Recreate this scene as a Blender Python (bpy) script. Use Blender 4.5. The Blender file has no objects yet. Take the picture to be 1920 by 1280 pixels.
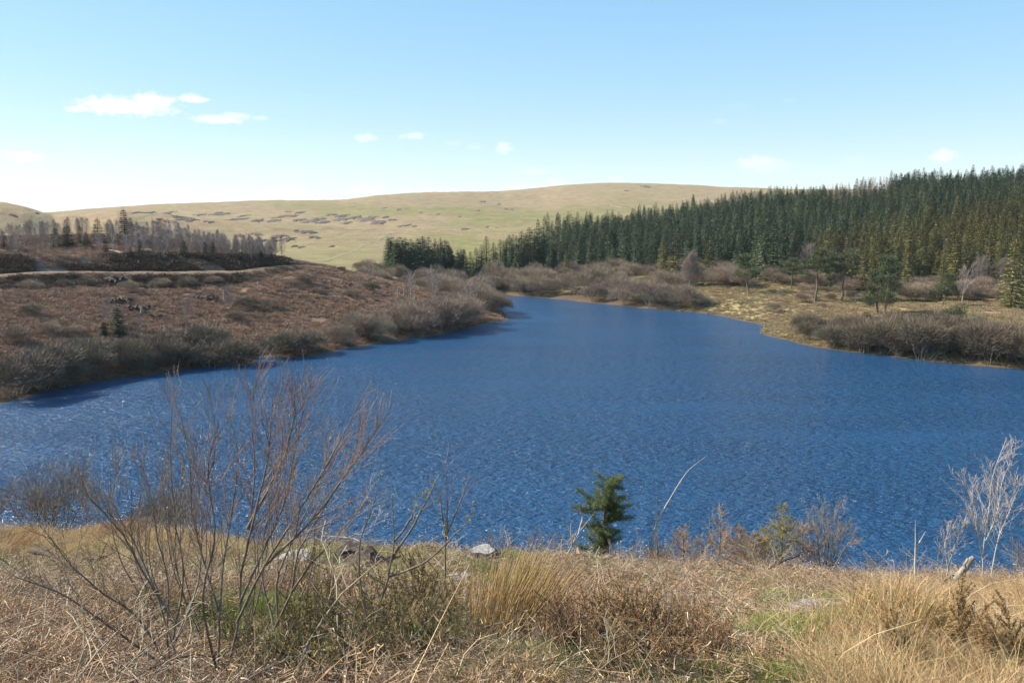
import bpy, math, random
import numpy as np
R = math.radians
sc = bpy.context.scene
C = sc.collection

# ------------------------------------------------------------------ camera
CAMZ, PITCH, F = 20.0, 8.0, 1507.0
cd = bpy.data.cameras.new('camera'); cam = bpy.data.objects.new('camera', cd); C.objects.link(cam)
cam.location = (0, 0, CAMZ); cam.rotation_euler = (R(90 - PITCH), 0, 0)
cd.sensor_width = 36; cd.lens = 36 * F / 1920; cd.clip_start = 0.1; cd.clip_end = 20000
sc.camera = cam

# ------------------------------------------------------------------ light
SUN_AZ, SUN_EL = -82.0, 38.0      # azimuth from the view direction, clockwise positive
sc.view_settings.view_transform = 'Standard'; sc.view_settings.look = 'None'
sc.view_settings.exposure = 0.86; sc.view_settings.gamma = 1
w = bpy.data.worlds.new("World"); sc.world = w; w.use_nodes = True
nt = w.node_tree; N = nt.nodes; L = nt.links; N.clear()

def nd(tree, typ, **kw):
    n = tree.nodes.new(typ)
    for k, v in kw.items(): setattr(n, k, v)
    return n
def mth(tree, op, a, b=None, c=None, clamp=False):
    n = tree.nodes.new('ShaderNodeMath'); n.operation = op; n.use_clamp = clamp
    for i, x in enumerate((a, b, c)):
        if x is None: continue
        if isinstance(x, (int, float)): n.inputs[i].default_value = x
        else: tree.links.new(x, n.inputs[i])
    return n.outputs[0]

def build_world():
    sky = nd(nt, 'ShaderNodeTexSky'); sky.sky_type = 'NISHITA'; sky.sun_disc = False
    sky.sun_elevation = R(SUN_EL); sky.sun_rotation = R(SUN_AZ)
    sky.air_density = 1.0; sky.dust_density = 0.35; sky.ozone_density = 2.2; sky.altitude = 300
    bg = nd(nt, 'ShaderNodeBackground'); bg.inputs[1].default_value = 0.15
    # the sky's brightness range is compressed a little, as a bright hazeless spring sky photographs
    gm = nd(nt, 'ShaderNodeGamma'); gm.inputs[1].default_value = .36; L.new(sky.outputs[0], gm.inputs[0])
    hs = nd(nt, 'ShaderNodeHueSaturation'); hs.inputs['Hue'].default_value = .497; hs.inputs['Saturation'].default_value = 2.25; hs.inputs['Value'].default_value = 2.08; L.new(gm.outputs[0], hs.inputs['Color'])
    L.new(hs.outputs[0], bg.inputs[0])
    # small cumulus clouds, given by direction (azimuth, elevation in degrees)
    tc = nd(nt, 'ShaderNodeTexCoord'); sep = nd(nt, 'ShaderNodeSeparateXYZ'); L.new(tc.outputs['Generated'], sep.inputs[0])
    az = mth(nt, 'MULTIPLY', mth(nt, 'ARCTAN2', sep.outputs[0], sep.outputs[1]), 57.2958)
    el = mth(nt, 'MULTIPLY', mth(nt, 'ARCSINE', sep.outputs[2]), 57.2958)
    cmb = nd(nt, 'ShaderNodeCombineXYZ'); L.new(az, cmb.inputs[0]); L.new(el, cmb.inputs[1])
    clouds = [(235,200,80,17,1),(285,188,45,12,1),(200,195,50,10,.9),(362,186,26,8,.9),(150,205,26,6,.7),(410,224,50,9,.75),(440,217,30,6,.6),(485,222,16,5,.4),
              (45,293,36,9,.9),(685,259,22,9,.55),(775,255,26,7,.5),(945,278,17,12,.55),(850,269,16,5,.25),(890,275,18,7,.2),(1000,321,32,8,.35),
              (1420,305,42,13,.6),(1440,312,50,12,.35),(1768,292,22,12,.75),(1350,228,16,6,.16),(1600,300,30,9,.08),(1385,200,30,5,.07),(1480,190,10,6,.12),
              (690,354,40,13,.5),(545,357,36,12,.5),(1045,342,22,10,.45),(830,356,90,7,.4),(980,352,60,10,.4),(1155,338,15,8,.3),(620,346,18,5,.25)]
    nz = nd(nt, 'ShaderNodeTexNoise'); nz.inputs['Scale'].default_value = 1.6; nz.inputs['Detail'].default_value = 6; nz.inputs['Roughness'].default_value = .6
    mp = nd(nt, 'ShaderNodeVectorMath', operation='MULTIPLY'); mp.inputs[1].default_value = (1.0, 2.0, 1); L.new(cmb.outputs[0], mp.inputs[0])
    L.new(mp.outputs[0], nz.inputs['Vector'])
    nn = mth(nt, 'SUBTRACT', nz.outputs[0], .5)
    acc = None
    for (px, py, rx, ry, a) in clouds:
        v = ((px - 960) / F, 1.0, (640 - py) / F); p = R(PITCH)
        d = (v[0], math.cos(p) + v[2] * math.sin(p), -math.sin(p) + v[2] * math.cos(p))
        a0 = math.degrees(math.atan2(d[0], d[1])); e0 = math.degrees(math.atan2(d[2], math.hypot(d[0], d[1])))
        k = math.degrees(1 / F)
        s = nd(nt, 'ShaderNodeVectorMath', operation='SUBTRACT'); s.inputs[1].default_value = (a0, e0, 0); L.new(cmb.outputs[0], s.inputs[0])
        q = nd(nt, 'ShaderNodeVectorMath', operation='MULTIPLY'); q.inputs[1].default_value = (1 / (rx * 1.08 * k), 1 / (ry * 1.08 * k), 0); L.new(s.outputs[0], q.inputs[0])
        ln = nd(nt, 'ShaderNodeVectorMath', operation='LENGTH'); L.new(q.outputs[0], ln.inputs[0])
        base = mth(nt, 'SUBTRACT', 1.0, ln.outputs['Value'])
        t = mth(nt, 'MULTIPLY_ADD', nn, 1.7, base)
        t = mth(nt, 'MULTIPLY', t, 1.9, clamp=True)
        t = mth(nt, 'MULTIPLY', t, a)
        acc = t if acc is None else mth(nt, 'MAXIMUM', acc, t)
    # long low cloud bank on the left horizon: fades out to the right
    n2 = nd(nt, 'ShaderNodeTexNoise'); n2.inputs['Scale'].default_value = .55; n2.inputs['Detail'].default_value = 5
    L.new(mp.outputs[0], n2.inputs['Vector'])
    top = mth(nt, 'MULTIPLY_ADD', mth(nt, 'SUBTRACT', n2.outputs[0], .5), 2.6, 2.55)
    bank = mth(nt, 'MULTIPLY', mth(nt, 'SUBTRACT', top, el), 2.2, clamp=True)
    side = mth(nt, 'MULTIPLY', mth(nt, 'SUBTRACT', -12.0, az), .25, clamp=True)
    bank = mth(nt, 'MULTIPLY', mth(nt, 'MULTIPLY', bank, side), .85)
    acc = mth(nt, 'MAXIMUM', acc, bank)
    cb = nd(nt, 'ShaderNodeBackground'); cb.inputs[0].default_value = (1, .985, .97, 1); cb.inputs[1].default_value = 0.62
    mx = nd(nt, 'ShaderNodeMixShader'); L.new(acc, mx.inputs[0]); L.new(bg.outputs[0], mx.inputs[1]); L.new(cb.outputs[0], mx.inputs[2])
    out = nd(nt, 'ShaderNodeOutputWorld'); L.new(mx.outputs[0], out.inputs[0])
build_world()
sd = bpy.data.lights.new('sun', 'SUN'); sun = bpy.data.objects.new('sun', sd); C.objects.link(sun)
sd.energy = 4.8; sd.angle = R(.53); sd.color = (1, .92, .80)
sun.rotation_euler = (R(90 - SUN_EL), 0, R(-SUN_AZ) + math.pi)
sun.location = (-100, 40, 100)
sc.cycles.use_denoising = True
sc.cycles.max_bounces = 6; sc.cycles.diffuse_bounces = 3; sc.cycles.glossy_bounces = 3; sc.cycles.transmission_bounces = 3

# ------------------------------------------------------------------ helpers
def tag(o, label=None, cat=None, group=None, kind=None):
    if label: o['label'] = label
    if cat: o['category'] = cat
    if group: o['group'] = group
    if kind: o['kind'] = kind
    return o
def ray(px, py):
    p = R(PITCH); a = (px - 960) / F; b = (640 - py) / F
    return np.array([a, math.cos(p) + b * math.sin(p), -math.sin(p) + b * math.cos(p)])
def at(px, py, D):
    d = ray(px, py); return np.array([0, 0, CAMZ]) + d * (D / d[1])
def hashn(ix, iy, seed):
    h = (ix.astype(np.int64) * 374761393 + iy.astype(np.int64) * 668265263 + seed * 974634777) & 0x7fffffff
    h = ((h ^ (h >> 13)) * 1274126177) & 0x7fffffff
    h = h ^ (h >> 16)
    return (h & 0xffff) / 65535.0
def noise2(x, y, seed=0):
    x = np.asarray(x, float); y = np.asarray(y, float)
    xi = np.floor(x); yi = np.floor(y); fx = x - xi; fy = y - yi
    fx = fx * fx * (3 - 2 * fx); fy = fy * fy * (3 - 2 * fy)
    a = hashn(xi, yi, seed); b = hashn(xi + 1, yi, seed); c = hashn(xi, yi + 1, seed); d = hashn(xi + 1, yi + 1, seed)
    return (a * (1 - fx) + b * fx) * (1 - fy) + (c * (1 - fx) + d * fx) * fy
def fbm(x, y, seed=0, oct=4):
    s = 0; a = .5; t = 0
    for i in range(oct):
        s = s + a * noise2(np.asarray(x) * 2 ** i, np.asarray(y) * 2 ** i, seed + i); t += a; a *= .5
    return s / t
def sstep(a, b, x):
    t = np.clip((np.asarray(x, float) - a) / (b - a), 0, 1); return t * t * (3 - 2 * t)

def mesh_np(name, V, Q, v=None, T=None, mats=None, midx=None, smooth=False, attrs=None):
    """V (n,3), Q (m,4) quads, T (k,3) tris, v = per-vertex tint"""
    me = bpy.data.meshes.new(name)
    V = np.asarray(V, np.float32)
    Q = np.zeros((0, 4), np.int32) if Q is None or len(Q) == 0 else np.asarray(Q, np.int32)
    T = np.zeros((0, 3), np.int32) if T is None or len(T) == 0 else np.asarray(T, np.int32)
    me.vertices.add(len(V)); me.vertices.foreach_set('co', V.ravel())
    li = np.concatenate([Q.ravel(), T.ravel()]).astype(np.int32)
    me.loops.add(len(li)); me.loops.foreach_set('vertex_index', li)
    st = np.concatenate([np.arange(len(Q)) * 4, len(Q) * 4 + np.arange(len(T)) * 3]).astype(np.int32)
    me.polygons.add(len(st)); me.polygons.foreach_set('loop_start', st)
    me.polygons.foreach_set('loop_total', np.concatenate([np.full(len(Q), 4), np.full(len(T), 3)]).astype(np.int32))
    if smooth: me.polygons.foreach_set('use_smooth', np.ones(len(st), bool))
    for m in (mats or []): me.materials.append(m)
    if midx is not None: me.polygons.foreach_set('material_index', np.asarray(midx, np.int32))
    me.update(calc_edges=True)
    if v is not None:
        a = me.attributes.new('v', 'FLOAT', 'POINT'); a.data.foreach_set('value', np.asarray(v, np.float32))
    for k, arr in (attrs or {}).items():
        if arr.ndim == 1:
            a = me.attributes.new(k, 'FLOAT', 'POINT'); a.data.foreach_set('value', arr.astype(np.float32))
        else:
            a = me.attributes.new(k, 'FLOAT_COLOR', 'POINT'); a.data.foreach_set('color', np.c_[arr, np.ones(len(arr))].astype(np.float32).ravel())
    return me
def link(name, me, parent=None, loc=None, rz=0, s=1, tilt=(0, 0)):
    o = bpy.data.objects.new(name, me); C.objects.link(o)
    if parent is not None: o.parent = parent
    if loc is not None: o.location = loc
    o.rotation_euler = (tilt[0], tilt[1], rz)
    o.scale = (s, s, s) if np.isscalar(s) else s
    return o

class Geo:
    def __init__(s): s.V = []; s.Q = []; s.v = []; s.n = 0
    def add(s, V, Q, v):
        s.V.append(V); s.Q.append(Q + s.n); s.v.append(v); s.n += len(V)
    def mesh(s, name, mats, smooth=False):
        return mesh_np(name, np.concatenate(s.V), np.concatenate(s.Q), np.concatenate(s.v), mats=mats, smooth=smooth)
    def ribbons(s, P, D, L, W, bend=None, segs=1, rng=None, tint=None, side=None, taper=.15):
        """P (n,3) D (n,3) unit, L (n,), W (n,), bend (n,3)"""
        n = len(P); rng = rng or np.random.default_rng(0)
        L = np.broadcast_to(L, (n,)); W = np.broadcast_to(W, (n,))
        if bend is None: bend = np.zeros((n, 3))
        if side is None: side = rng.normal(size=(n, 3))
        S = np.cross(D, side); S /= np.linalg.norm(S, axis=1, keepdims=True) + 1e-9
        t = np.linspace(0, 1, segs + 1)
        ctr = P[:, None] + D[:, None] * (L[:, None] * t)[..., None] + bend[:, None] * (t ** 2)[None, :, None]
        wd = (W[:, None] * (1 - (1 - taper) * t[None]))[..., None] * .5
        A = ctr - S[:, None] * wd; B = ctr + S[:, None] * wd
        V = np.stack([A, B], 2).reshape(-1, 3)      # n, segs+1, 2
        base = (np.arange(n) * (segs + 1) * 2)[:, None] + (np.arange(segs) * 2)[None]
        Q = np.stack([base, base + 1, base + 3, base + 2], -1).reshape(-1, 4)
        if tint is None: tint = rng.random(n)
        s.add(V, Q, np.repeat(np.broadcast_to(tint, (n,)), (segs + 1) * 2))
    def tube(s, pts, rad, sides=5, tint=.5, cap=False):
        pts = np.asarray(pts, float); k = len(pts); rad = np.broadcast_to(rad, (k,))
        t = np.gradient(pts, axis=0); t /= np.linalg.norm(t, axis=1, keepdims=True) + 1e-9
        ref = np.array([0.13, .97, .2]) if abs(t[0, 1]) < .8 else np.array([.97, .1, .2])
        u = np.cross(t, ref); u /= np.linalg.norm(u, axis=1, keepdims=True) + 1e-9
        w_ = np.cross(t, u)
        a = np.arange(sides) * 2 * math.pi / sides
        V = (pts[:, None] + rad[:, None, None] * (u[:, None] * np.cos(a)[None, :, None] + w_[:, None] * np.sin(a)[None, :, None])).reshape(-1, 3)
        i = np.arange(k - 1)[:, None] * sides; j = np.arange(sides)[None]; j2 = (j + 1) % sides
        Q = np.stack([i + j, i + j2, i + sides + j2, i + sides + j], -1).reshape(-1, 4)
        if cap:
            V = np.r_[V, pts[-1:]]; c = len(V) - 1; b = (k - 1) * sides
            Q = np.r_[Q, [[b + q, b + (q + 1) % sides, c, c] for q in range(0, sides)]] if False else Q
            V = V[:-1]
        s.add(V, Q, np.full(len(V), tint))

def unit(v): return v / (np.linalg.norm(v, axis=-1, keepdims=True) + 1e-9)

def grow(g, rng, p, d, L, r, depth, ratio=.62, kids=(3, 5), ang=(20, 45), up=.25, wob=.12, tips=None, sides=(6, 4, 3, 3), lvl=0, start=.25, twist=True, minr=.0012, segn=None, rend=.35):
    """a branch with side branches; tips collects end points"""
    n = segn or max(3, int(6 - lvl))
    pts = [np.array(p, float)]; dd = unit(np.array(d, float)); dirs = []
    for i in range(n):
        dd = unit(dd + rng.normal(size=3) * wob + np.array([0, 0, up]) * (1 / n))
        pts.append(pts[-1] + dd * L / n); dirs.append(dd)
    rad = np.linspace(r, max(r * rend, minr), n + 1)
    g.tube(pts, rad, sides[min(lvl, len(sides) - 1)], tint=float(rng.random()))
    if tips is not None: tips.append((pts[-1], dd, lvl))
    if depth <= 0: return
    k = rng.integers(kids[0], kids[1] + 1)
    for j in range(k):
        t = start + (1 - start) * (j + rng.random() * .8) / k
        f = t * n; i = min(int(f), n - 1); q = pts[i] + (pts[i + 1] - pts[i]) * (f - i)
        a = R(rng.uniform(*ang)); ax = unit(np.cross(dirs[i], rng.normal(size=3)))
        nd_ = dirs[i] * math.cos(a) + ax * math.sin(a)
        rr = np.interp(f, np.arange(n + 1), rad) * .6
        grow(g, rng, q, nd_, L * ratio * (1.15 - .5 * t) * rng.uniform(.7, 1.15), max(rr, minr), depth - 1, ratio, kids, ang, up, wob, tips, sides, lvl + 1, start, minr=minr, rend=rend)

# ------------------------------------------------------------------ materials
def new_mat(name):
    m = bpy.data.materials.new(name); m.use_nodes = True; m.node_tree.nodes.clear(); return m, m.node_tree
def veg(name, c1, c2, c3=None, rough=.6, trans=.0, objvar=.25, spec=.25):
    """colour runs c1..c2 with the tint attribute v, brightness varies per object"""
    m, t = new_mat(name)
    at_ = nd(t, 'ShaderNodeAttribute', attribute_name='v')
    cr = nd(t, 'ShaderNodeValToRGB'); t.links.new(at_.outputs['Fac'], cr.inputs[0])
    e = cr.color_ramp.elements; e[0].color = (*c1, 1); e[1].color = (*c2, 1)
    if c3: x = e.new(.93); x.color = (*c2, 1); e[-1].color = (*c3, 1); e[-1].position = 1.0
    oi = nd(t, 'ShaderNodeObjectInfo')
    k = mth(t, 'MULTIPLY_ADD', oi.outputs['Random'], 2 * objvar, 1 - objvar)
    hs = nd(t, 'ShaderNodeHueSaturation'); t.links.new(k, hs.inputs['Value']); t.links.new(cr.outputs[0], hs.inputs['Color'])
    r2 = mth(t, 'FRACT', mth(t, 'MULTIPLY', oi.outputs['Random'], 37.7))
    t.links.new(mth(t, 'MULTIPLY_ADD', r2, .03, .485), hs.inputs['Hue'])
    b = nd(t, 'ShaderNodeBsdfPrincipled'); b.inputs['Roughness'].default_value = rough; b.inputs['Specular IOR Level'].default_value = spec
    t.links.new(hs.outputs[0], b.inputs['Base Color'])
    o = nd(t, 'ShaderNodeOutputMaterial'); last = b.outputs[0]
    if trans:
        tr = nd(t, 'ShaderNodeBsdfTranslucent'); t.links.new(hs.outputs[0], tr.inputs[0])
        mx = nd(t, 'ShaderNodeMixShader'); mx.inputs[0].default_value = trans
        t.links.new(b.outputs[0], mx.inputs[1]); t.links.new(tr.outputs[0], mx.inputs[2]); last = mx.outputs[0]
    t.links.new(last, o.inputs[0]); return m
def bark(name, c1, c2, scale=8, stretch=4, rough=.85, bump=.4):
    m, t = new_mat(name)
    tc = nd(t, 'ShaderNodeTexCoord'); mp = nd(t, 'ShaderNodeMapping'); mp.inputs['Scale'].default_value = (scale, scale, scale / stretch)
    t.links.new(tc.outputs['Object'], mp.inputs[0])
    n = nd(t, 'ShaderNodeTexNoise'); n.inputs['Scale'].default_value = 1; n.inputs['Detail'].default_value = 6; n.inputs['Roughness'].default_value = .7
    t.links.new(mp.outputs[0], n.inputs['Vector'])
    cr = nd(t, 'ShaderNodeValToRGB'); t.links.new(n.outputs[0], cr.inputs[0])
    cr.color_ramp.elements[0].color = (*c1, 1); cr.color_ramp.elements[0].position = .35
    cr.color_ramp.elements[1].color = (*c2, 1); cr.color_ramp.elements[1].position = .65
    b = nd(t, 'ShaderNodeBsdfPrincipled'); b.inputs['Roughness'].default_value = rough; t.links.new(cr.outputs[0], b.inputs['Base Color'])
    bp = nd(t, 'ShaderNodeBump'); bp.inputs['Strength'].default_value = bump; bp.inputs['Distance'].default_value = .02
    t.links.new(n.outputs[0], bp.inputs['Height']); t.links.new(bp.outputs[0], b.inputs['Normal'])
    o = nd(t, 'ShaderNodeOutputMaterial'); t.links.new(b.outputs[0], o.inputs[0]); return m

M = {
 'brash_brown': veg('brown_brash', (.07, .045, .03), (.24, .17, .12), objvar=.2),
 'spruce': veg('spruce_needles', (.045, .066, .034), (.17, .205, .105), objvar=.3),
 'spruce_olive': veg('olive_spruce_needles', (.065, .070, .024), (.25, .225, .085), objvar=.3),
 'spruce_near': veg('sapling_needles', (.055, .085, .035), (.21, .25, .10), objvar=.1, trans=.15),
 'pine': veg('pine_needles', (.045, .06, .026), (.125, .145, .065), objvar=.15),
 'larch': veg('bare_larch_twigs', (.20, .125, .095), (.36, .24, .18), objvar=.15),
 'willow': veg('willow_twigs', (.15, .108, .072), (.38, .295, .21), objvar=.22),
 'willow_dark': veg('dark_willow_twigs', (.085, .065, .042), (.25, .20, .135), objvar=.2),
 'birch_twig': veg('birch_twigs', (.15, .11, .10), (.32, .245, .225), objvar=.2),
 'birch_bark': bark('birch_bark', (.30, .27, .23), (.55, .52, .47), 6, .5, bump=.1),
 'bark': bark('brown_bark', (.07, .05, .035), (.19, .15, .11)),
 'grey_bark': bark('grey_bark', (.13, .12, .09), (.30, .27, .22), 20, 3),
 'shrub_bark': bark('shrub_bark', (.09, .07, .05), (.25, .20, .145), 30, 3),
 'shrub_twig': veg('shrub_twigs', (.11, .065, .045), (.30, .215, .155), objvar=.1),
 'bud': veg('pale_buds', (.20, .14, .08), (.42, .34, .2), objvar=.05),
 'green_bud': veg('opening_green_buds', (.32, .34, .05), (.55, .52, .10), objvar=.05, trans=.3),
 'straw': veg('straw_blades', (.30, .19, .08), (.72, .52, .28), objvar=.25, trans=.25),
 'rush': veg('dry_rush_stems', (.20, .105, .042), (.54, .34, .165), (.40, .36, .14), objvar=.1, trans=.1),
 'green': veg('green_grass_blades', (.13, .19, .035), (.32, .38, .09), (.5, .4, .2), objvar=.25, trans=.3),
 'bracken': veg('dead_bracken', (.10, .052, .028), (.53, .355, .205), (.74, .60, .40), objvar=.25, trans=.1),
 'gorse': veg('gorse_spines', (.12, .088, .036), (.36, .275, .12), (.62, .52, .06), objvar=.15, trans=.1),
 'brown_gorse': veg('brown_gorse_spines', (.22, .12, .05), (.52, .33, .165), objvar=.12, trans=.1),
 'scrub_brown': veg('brown_scrub', (.18, .105, .065), (.45, .30, .20), (.48, .40, .23), objvar=.35),
 'scrub_grass': veg('pale_tussock', (.22, .17, .085), (.42, .33, .18), objvar=.25, trans=.15),
 'heather': veg('heather_stems', (.085, .058, .038), (.19, .135, .09), objvar=.2),
 'litter': veg('bleached_sticks', (.26, .195, .125), (.52, .43, .30), objvar=.15),
 'deadwood': bark('bleached_wood', (.16, .13, .10), (.42, .37, .31), 10, 5),
 'darkwood': bark('dark_rotten_wood', (.022, .016, .012), (.10, .07, .05), 7, 2, bump=.8),
 'cutface': bark('weathered_cut_wood', (.20, .18, .165), (.42, .39, .35), 14, 1),
 'orangewood': bark('fresh_cut_wood', (.25, .13, .07), (.45, .28, .16), 14, 1),
}

def ground_mat(name, cols, scale, bump_d, bump_s=.6, hues=None):
    """base colour = vertex colour 'col' (what grows there) times procedural patchiness"""
    m, t = new_mat(name)
    a = nd(t, 'ShaderNodeAttribute', attribute_name='col')
    g = nd(t, 'ShaderNodeNewGeometry')
    def noi(sc_, det, strch=1):
        mp = nd(t, 'ShaderNodeMapping'); mp.inputs['Scale'].default_value = (sc_, sc_ * strch, sc_)
        t.links.new(g.outputs['Position'], mp.inputs[0])
        n = nd(t, 'ShaderNodeTexNoise'); n.inputs['Scale'].default_value = 1; n.inputs['Detail'].default_value = det; n.inputs['Roughness'].default_value = .65
        t.links.new(mp.outputs[0], n.inputs['Vector']); return n.outputs[0]
    n1 = noi(scale, 8); n2 = noi(scale * .13, 5); n3 = noi(scale * 4.0, 4)
    s = mth(t, 'MULTIPLY_ADD', n1, .9, .55); s2 = mth(t, 'MULTIPLY_ADD', n2, .7, .65)
    s3 = mth(t, 'MULTIPLY_ADD', n3, .8, .6)
    k = mth(t, 'MULTIPLY', mth(t, 'MULTIPLY', s, s2), s3)
    hs = nd(t, 'ShaderNodeHueSaturation'); t.links.new(a.outputs['Color'], hs.inputs['Color']); t.links.new(k, hs.inputs['Value'])
    t.links.new(mth(t, 'MULTIPLY_ADD', n2, .08, .46), hs.inputs['Hue'])
    b = nd(t, 'ShaderNodeBsdfPrincipled'); b.inputs['Roughness'].default_value = .9; b.inputs['Specular IOR Level'].default_value = .15
    t.links.new(hs.outputs[0], b.inputs['Base Color'])
    bp = nd(t, 'ShaderNodeBump'); bp.inputs['Strength'].default_value = bump_s; bp.inputs['Distance'].default_value = bump_d
    t.links.new(n1, bp.inputs['Height']); t.links.new(bp.outputs[0], b.inputs['Normal'])
    o = nd(t, 'ShaderNodeOutputMaterial'); t.links.new(b.outputs[0], o.inputs[0]); return m

# ------------------------------------------------------------------ terrain
def zp(px, py):                       # pixel on the water plane -> world x, y
    d = ray(px, py); t = -CAMZ / d[2]; return (d[0] * t, d[1] * t)
SHORE_L = [(0,757),(60,742),(100,729),(180,716),(260,705),(330,697),(372,687),(420,687),(470,684),(488,669),(560,669),(600,664),(640,655),(700,645),(740,641),(760,636),(820,628),(880,615),(920,605),(945,602),(957,597),(948,588),(930,574),(915,560),(930,553)]
SHORE_R = [(960,554),(1000,557),(1060,562),(1120,569),(1180,575),(1240,580),(1290,584),(1340,590),(1395,602),(1432,611),(1424,624),(1450,632),(1500,645),(1545,653),(1600,660),(1700,672),(1800,683),(1920,692)]
LAKE = [(-125, 42), (-118, 55), (-100, 68), (-76, 80)] + [zp(*p) for p in SHORE_L] + [zp(*p) for p in SHORE_R] + [(84, 100), (108, 88), (135, 66), (150, 42)]
def refine(poly, step=4.0, seed=3):
    out = []
    rg = np.random.default_rng(seed)
    n = len(poly)
    for i in range(n - 1):
        a = np.array(poly[i]); b = np.array(poly[i + 1]); d = np.linalg.norm(b - a); k = max(1, int(d / step))
        for j in range(k):
            q = a + (b - a) * j / k
            out.append(q + (rg.normal(size=2) * .35 if j else 0))
    out.append(np.array(poly[-1])); return np.array(out)
LK = refine(LAKE)
def lake_sd(X, Y):
    """signed distance to the shoreline, positive on land"""
    X = np.asarray(X, float).ravel(); Y = np.asarray(Y, float).ravel()
    d = np.full(len(X), 1e9); ins = np.zeros(len(X), bool)
    n = len(LK)
    for i in range(n):
        x1, y1 = LK[i]; x2, y2 = LK[(i + 1) % n]
        ex, ey = x2 - x1, y2 - y1; l2 = ex * ex + ey * ey + 1e-9
        t = np.clip(((X - x1) * ex + (Y - y1) * ey) / l2, 0, 1)
        dd = (X - x1 - t * ex) ** 2 + (Y - y1 - t * ey) ** 2
        d = np.minimum(d, dd)
        c = ((y1 > Y) != (y2 > Y)) & (X < (x2 - x1) * (Y - y1) / (y2 - y1 + 1e-12) + x1)
        ins ^= c
    d = np.sqrt(d); return np.where(ins, -d, d)
CP = []
def cp(px, py, D): p = at(px, py, D); CP.append((p[0], p[1], p[2]))
def cz(px, D, z): CP.append(((px - 960) / F * D, D, z))
for a in [(-300,522,140),(0,519,150),(150,514,158),(300,514,165),(440,513,172),(520,504,180),(560,499,188),
          (0,620,118),(150,620,124),(300,620,132),(450,600,145),(600,580,158),(700,575,166),(800,585,172),(-300,600,115),
          (620,505,196),(700,525,199),(760,540,200),(800,548,200),(860,566,195),          (0,455,185),(150,447,195),(300,452,202),(440,477,200),(510,490,198),(-300,450,185),
          (-300,350,430),(-100,366,420),(0,378,420),(55,387,420),(110,399,420),(200,414,420),(0,432,300),(110,440,300),(-300,420,300)]: cp(*a)
for a in [(0,240,15),(150,240,14),(300,240,11.5),(440,235,8),(560,228,5),(640,225,3.5),(760,228,2.5),(560,255,4.5),(700,265,4),(500,290,8),(300,300,13),(0,620,24),(850,262,2.5),
          (950,268,2.5),(1050,262,3),(1100,290,6),(900,300,5),(800,300,5)]: cz(*a)
for px in (0, 200, 400, 600, 800, 950):
    for D, z in ((400, 12.5), (600, 25), (850, 41)):
        if px < 200 and D < 700: continue
        cz(px, D, z)
for px, py in ((-300,395),(115,398),(200,388),(300,382),(400,379),(520,375),(640,374),(700,367),(780,361),(860,359),(940,358),(990,359)): cp(px, py, 1200); cz(px, 1700, at(px, py, 1200)[2] - 15)
for px, py in ((1010,352),(1060,346),(1120,343),(1200,343),(1300,347),(1400,352),(1600,356)): cp(px, py, 1500); cz(px, 1900, at(px, py, 1500)[2] - 15)
for px, py in ((1000,366),(1100,364),(1200,366),(1300,368)): cp(px, py, 1150)
for px, D, z in ((1010,280,5),(1200,258,4.6),(1400,232,5.0),(1550,222,5),(1700,212,4.5),(1900,192,4),(2100,180,5),
                 (1010,330,10),(1050,400,14),(1100,420,15),(1200,450,19.5),(1300,480,25),(1400,500,31.5),(1500,500,34),(1600,500,39),(1700,480,43),(1800,470,42),(1920,460,44),(2100,450,46),(2400,430,46),
                 (1200,350,12),(1400,360,18),(1600,350,22),(1800,330,22),(1920,320,23),(2200,300,23),
                 (1100,650,28),(1300,700,34),(1500,700,36),(1700,700,40),(1920,700,42),(2300,700,42),(1700,1100,60),(2200,1200,60)): cz(px, D, z)
for a in [(1450,575,186),(1550,556,200),(1700,571,185),(1850,590,165),(1500,542,212),(1350,575,192),(1750,620,150),(1920,640,138),(2100,620,150)]: cp(*a)
for x, y, z in ((-125,62,2),(-160,90,8),(-190,140,14),(130,90,3),(170,110,8),(200,160,14),(-140,45,3),(165,50,4)): CP.append((x, y, z))
for p in SHORE_L[::2] + SHORE_R[::2]:
    x, y = zp(*p); CP.append((x, y, .2))
CP = np.array(CP)
def warp(x, y):
    r = np.sqrt(x * x + y * y); return np.stack([np.arctan2(x, y) * 1.25, np.log(r / 100) * 1.25], -1)
WP = warp(CP[:, 0], CP[:, 1])
def tps(d2): return np.where(d2 > 1e-12, .5 * d2 * np.log(d2 + 1e-12), 0)
_n = len(WP); K = tps(((WP[:, None] - WP[None]) ** 2).sum(-1)) + np.eye(_n) * 2e-4
P_ = np.c_[np.ones(_n), WP]; A_ = np.block([[K, P_], [P_.T, np.zeros((3, 3))]])
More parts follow.
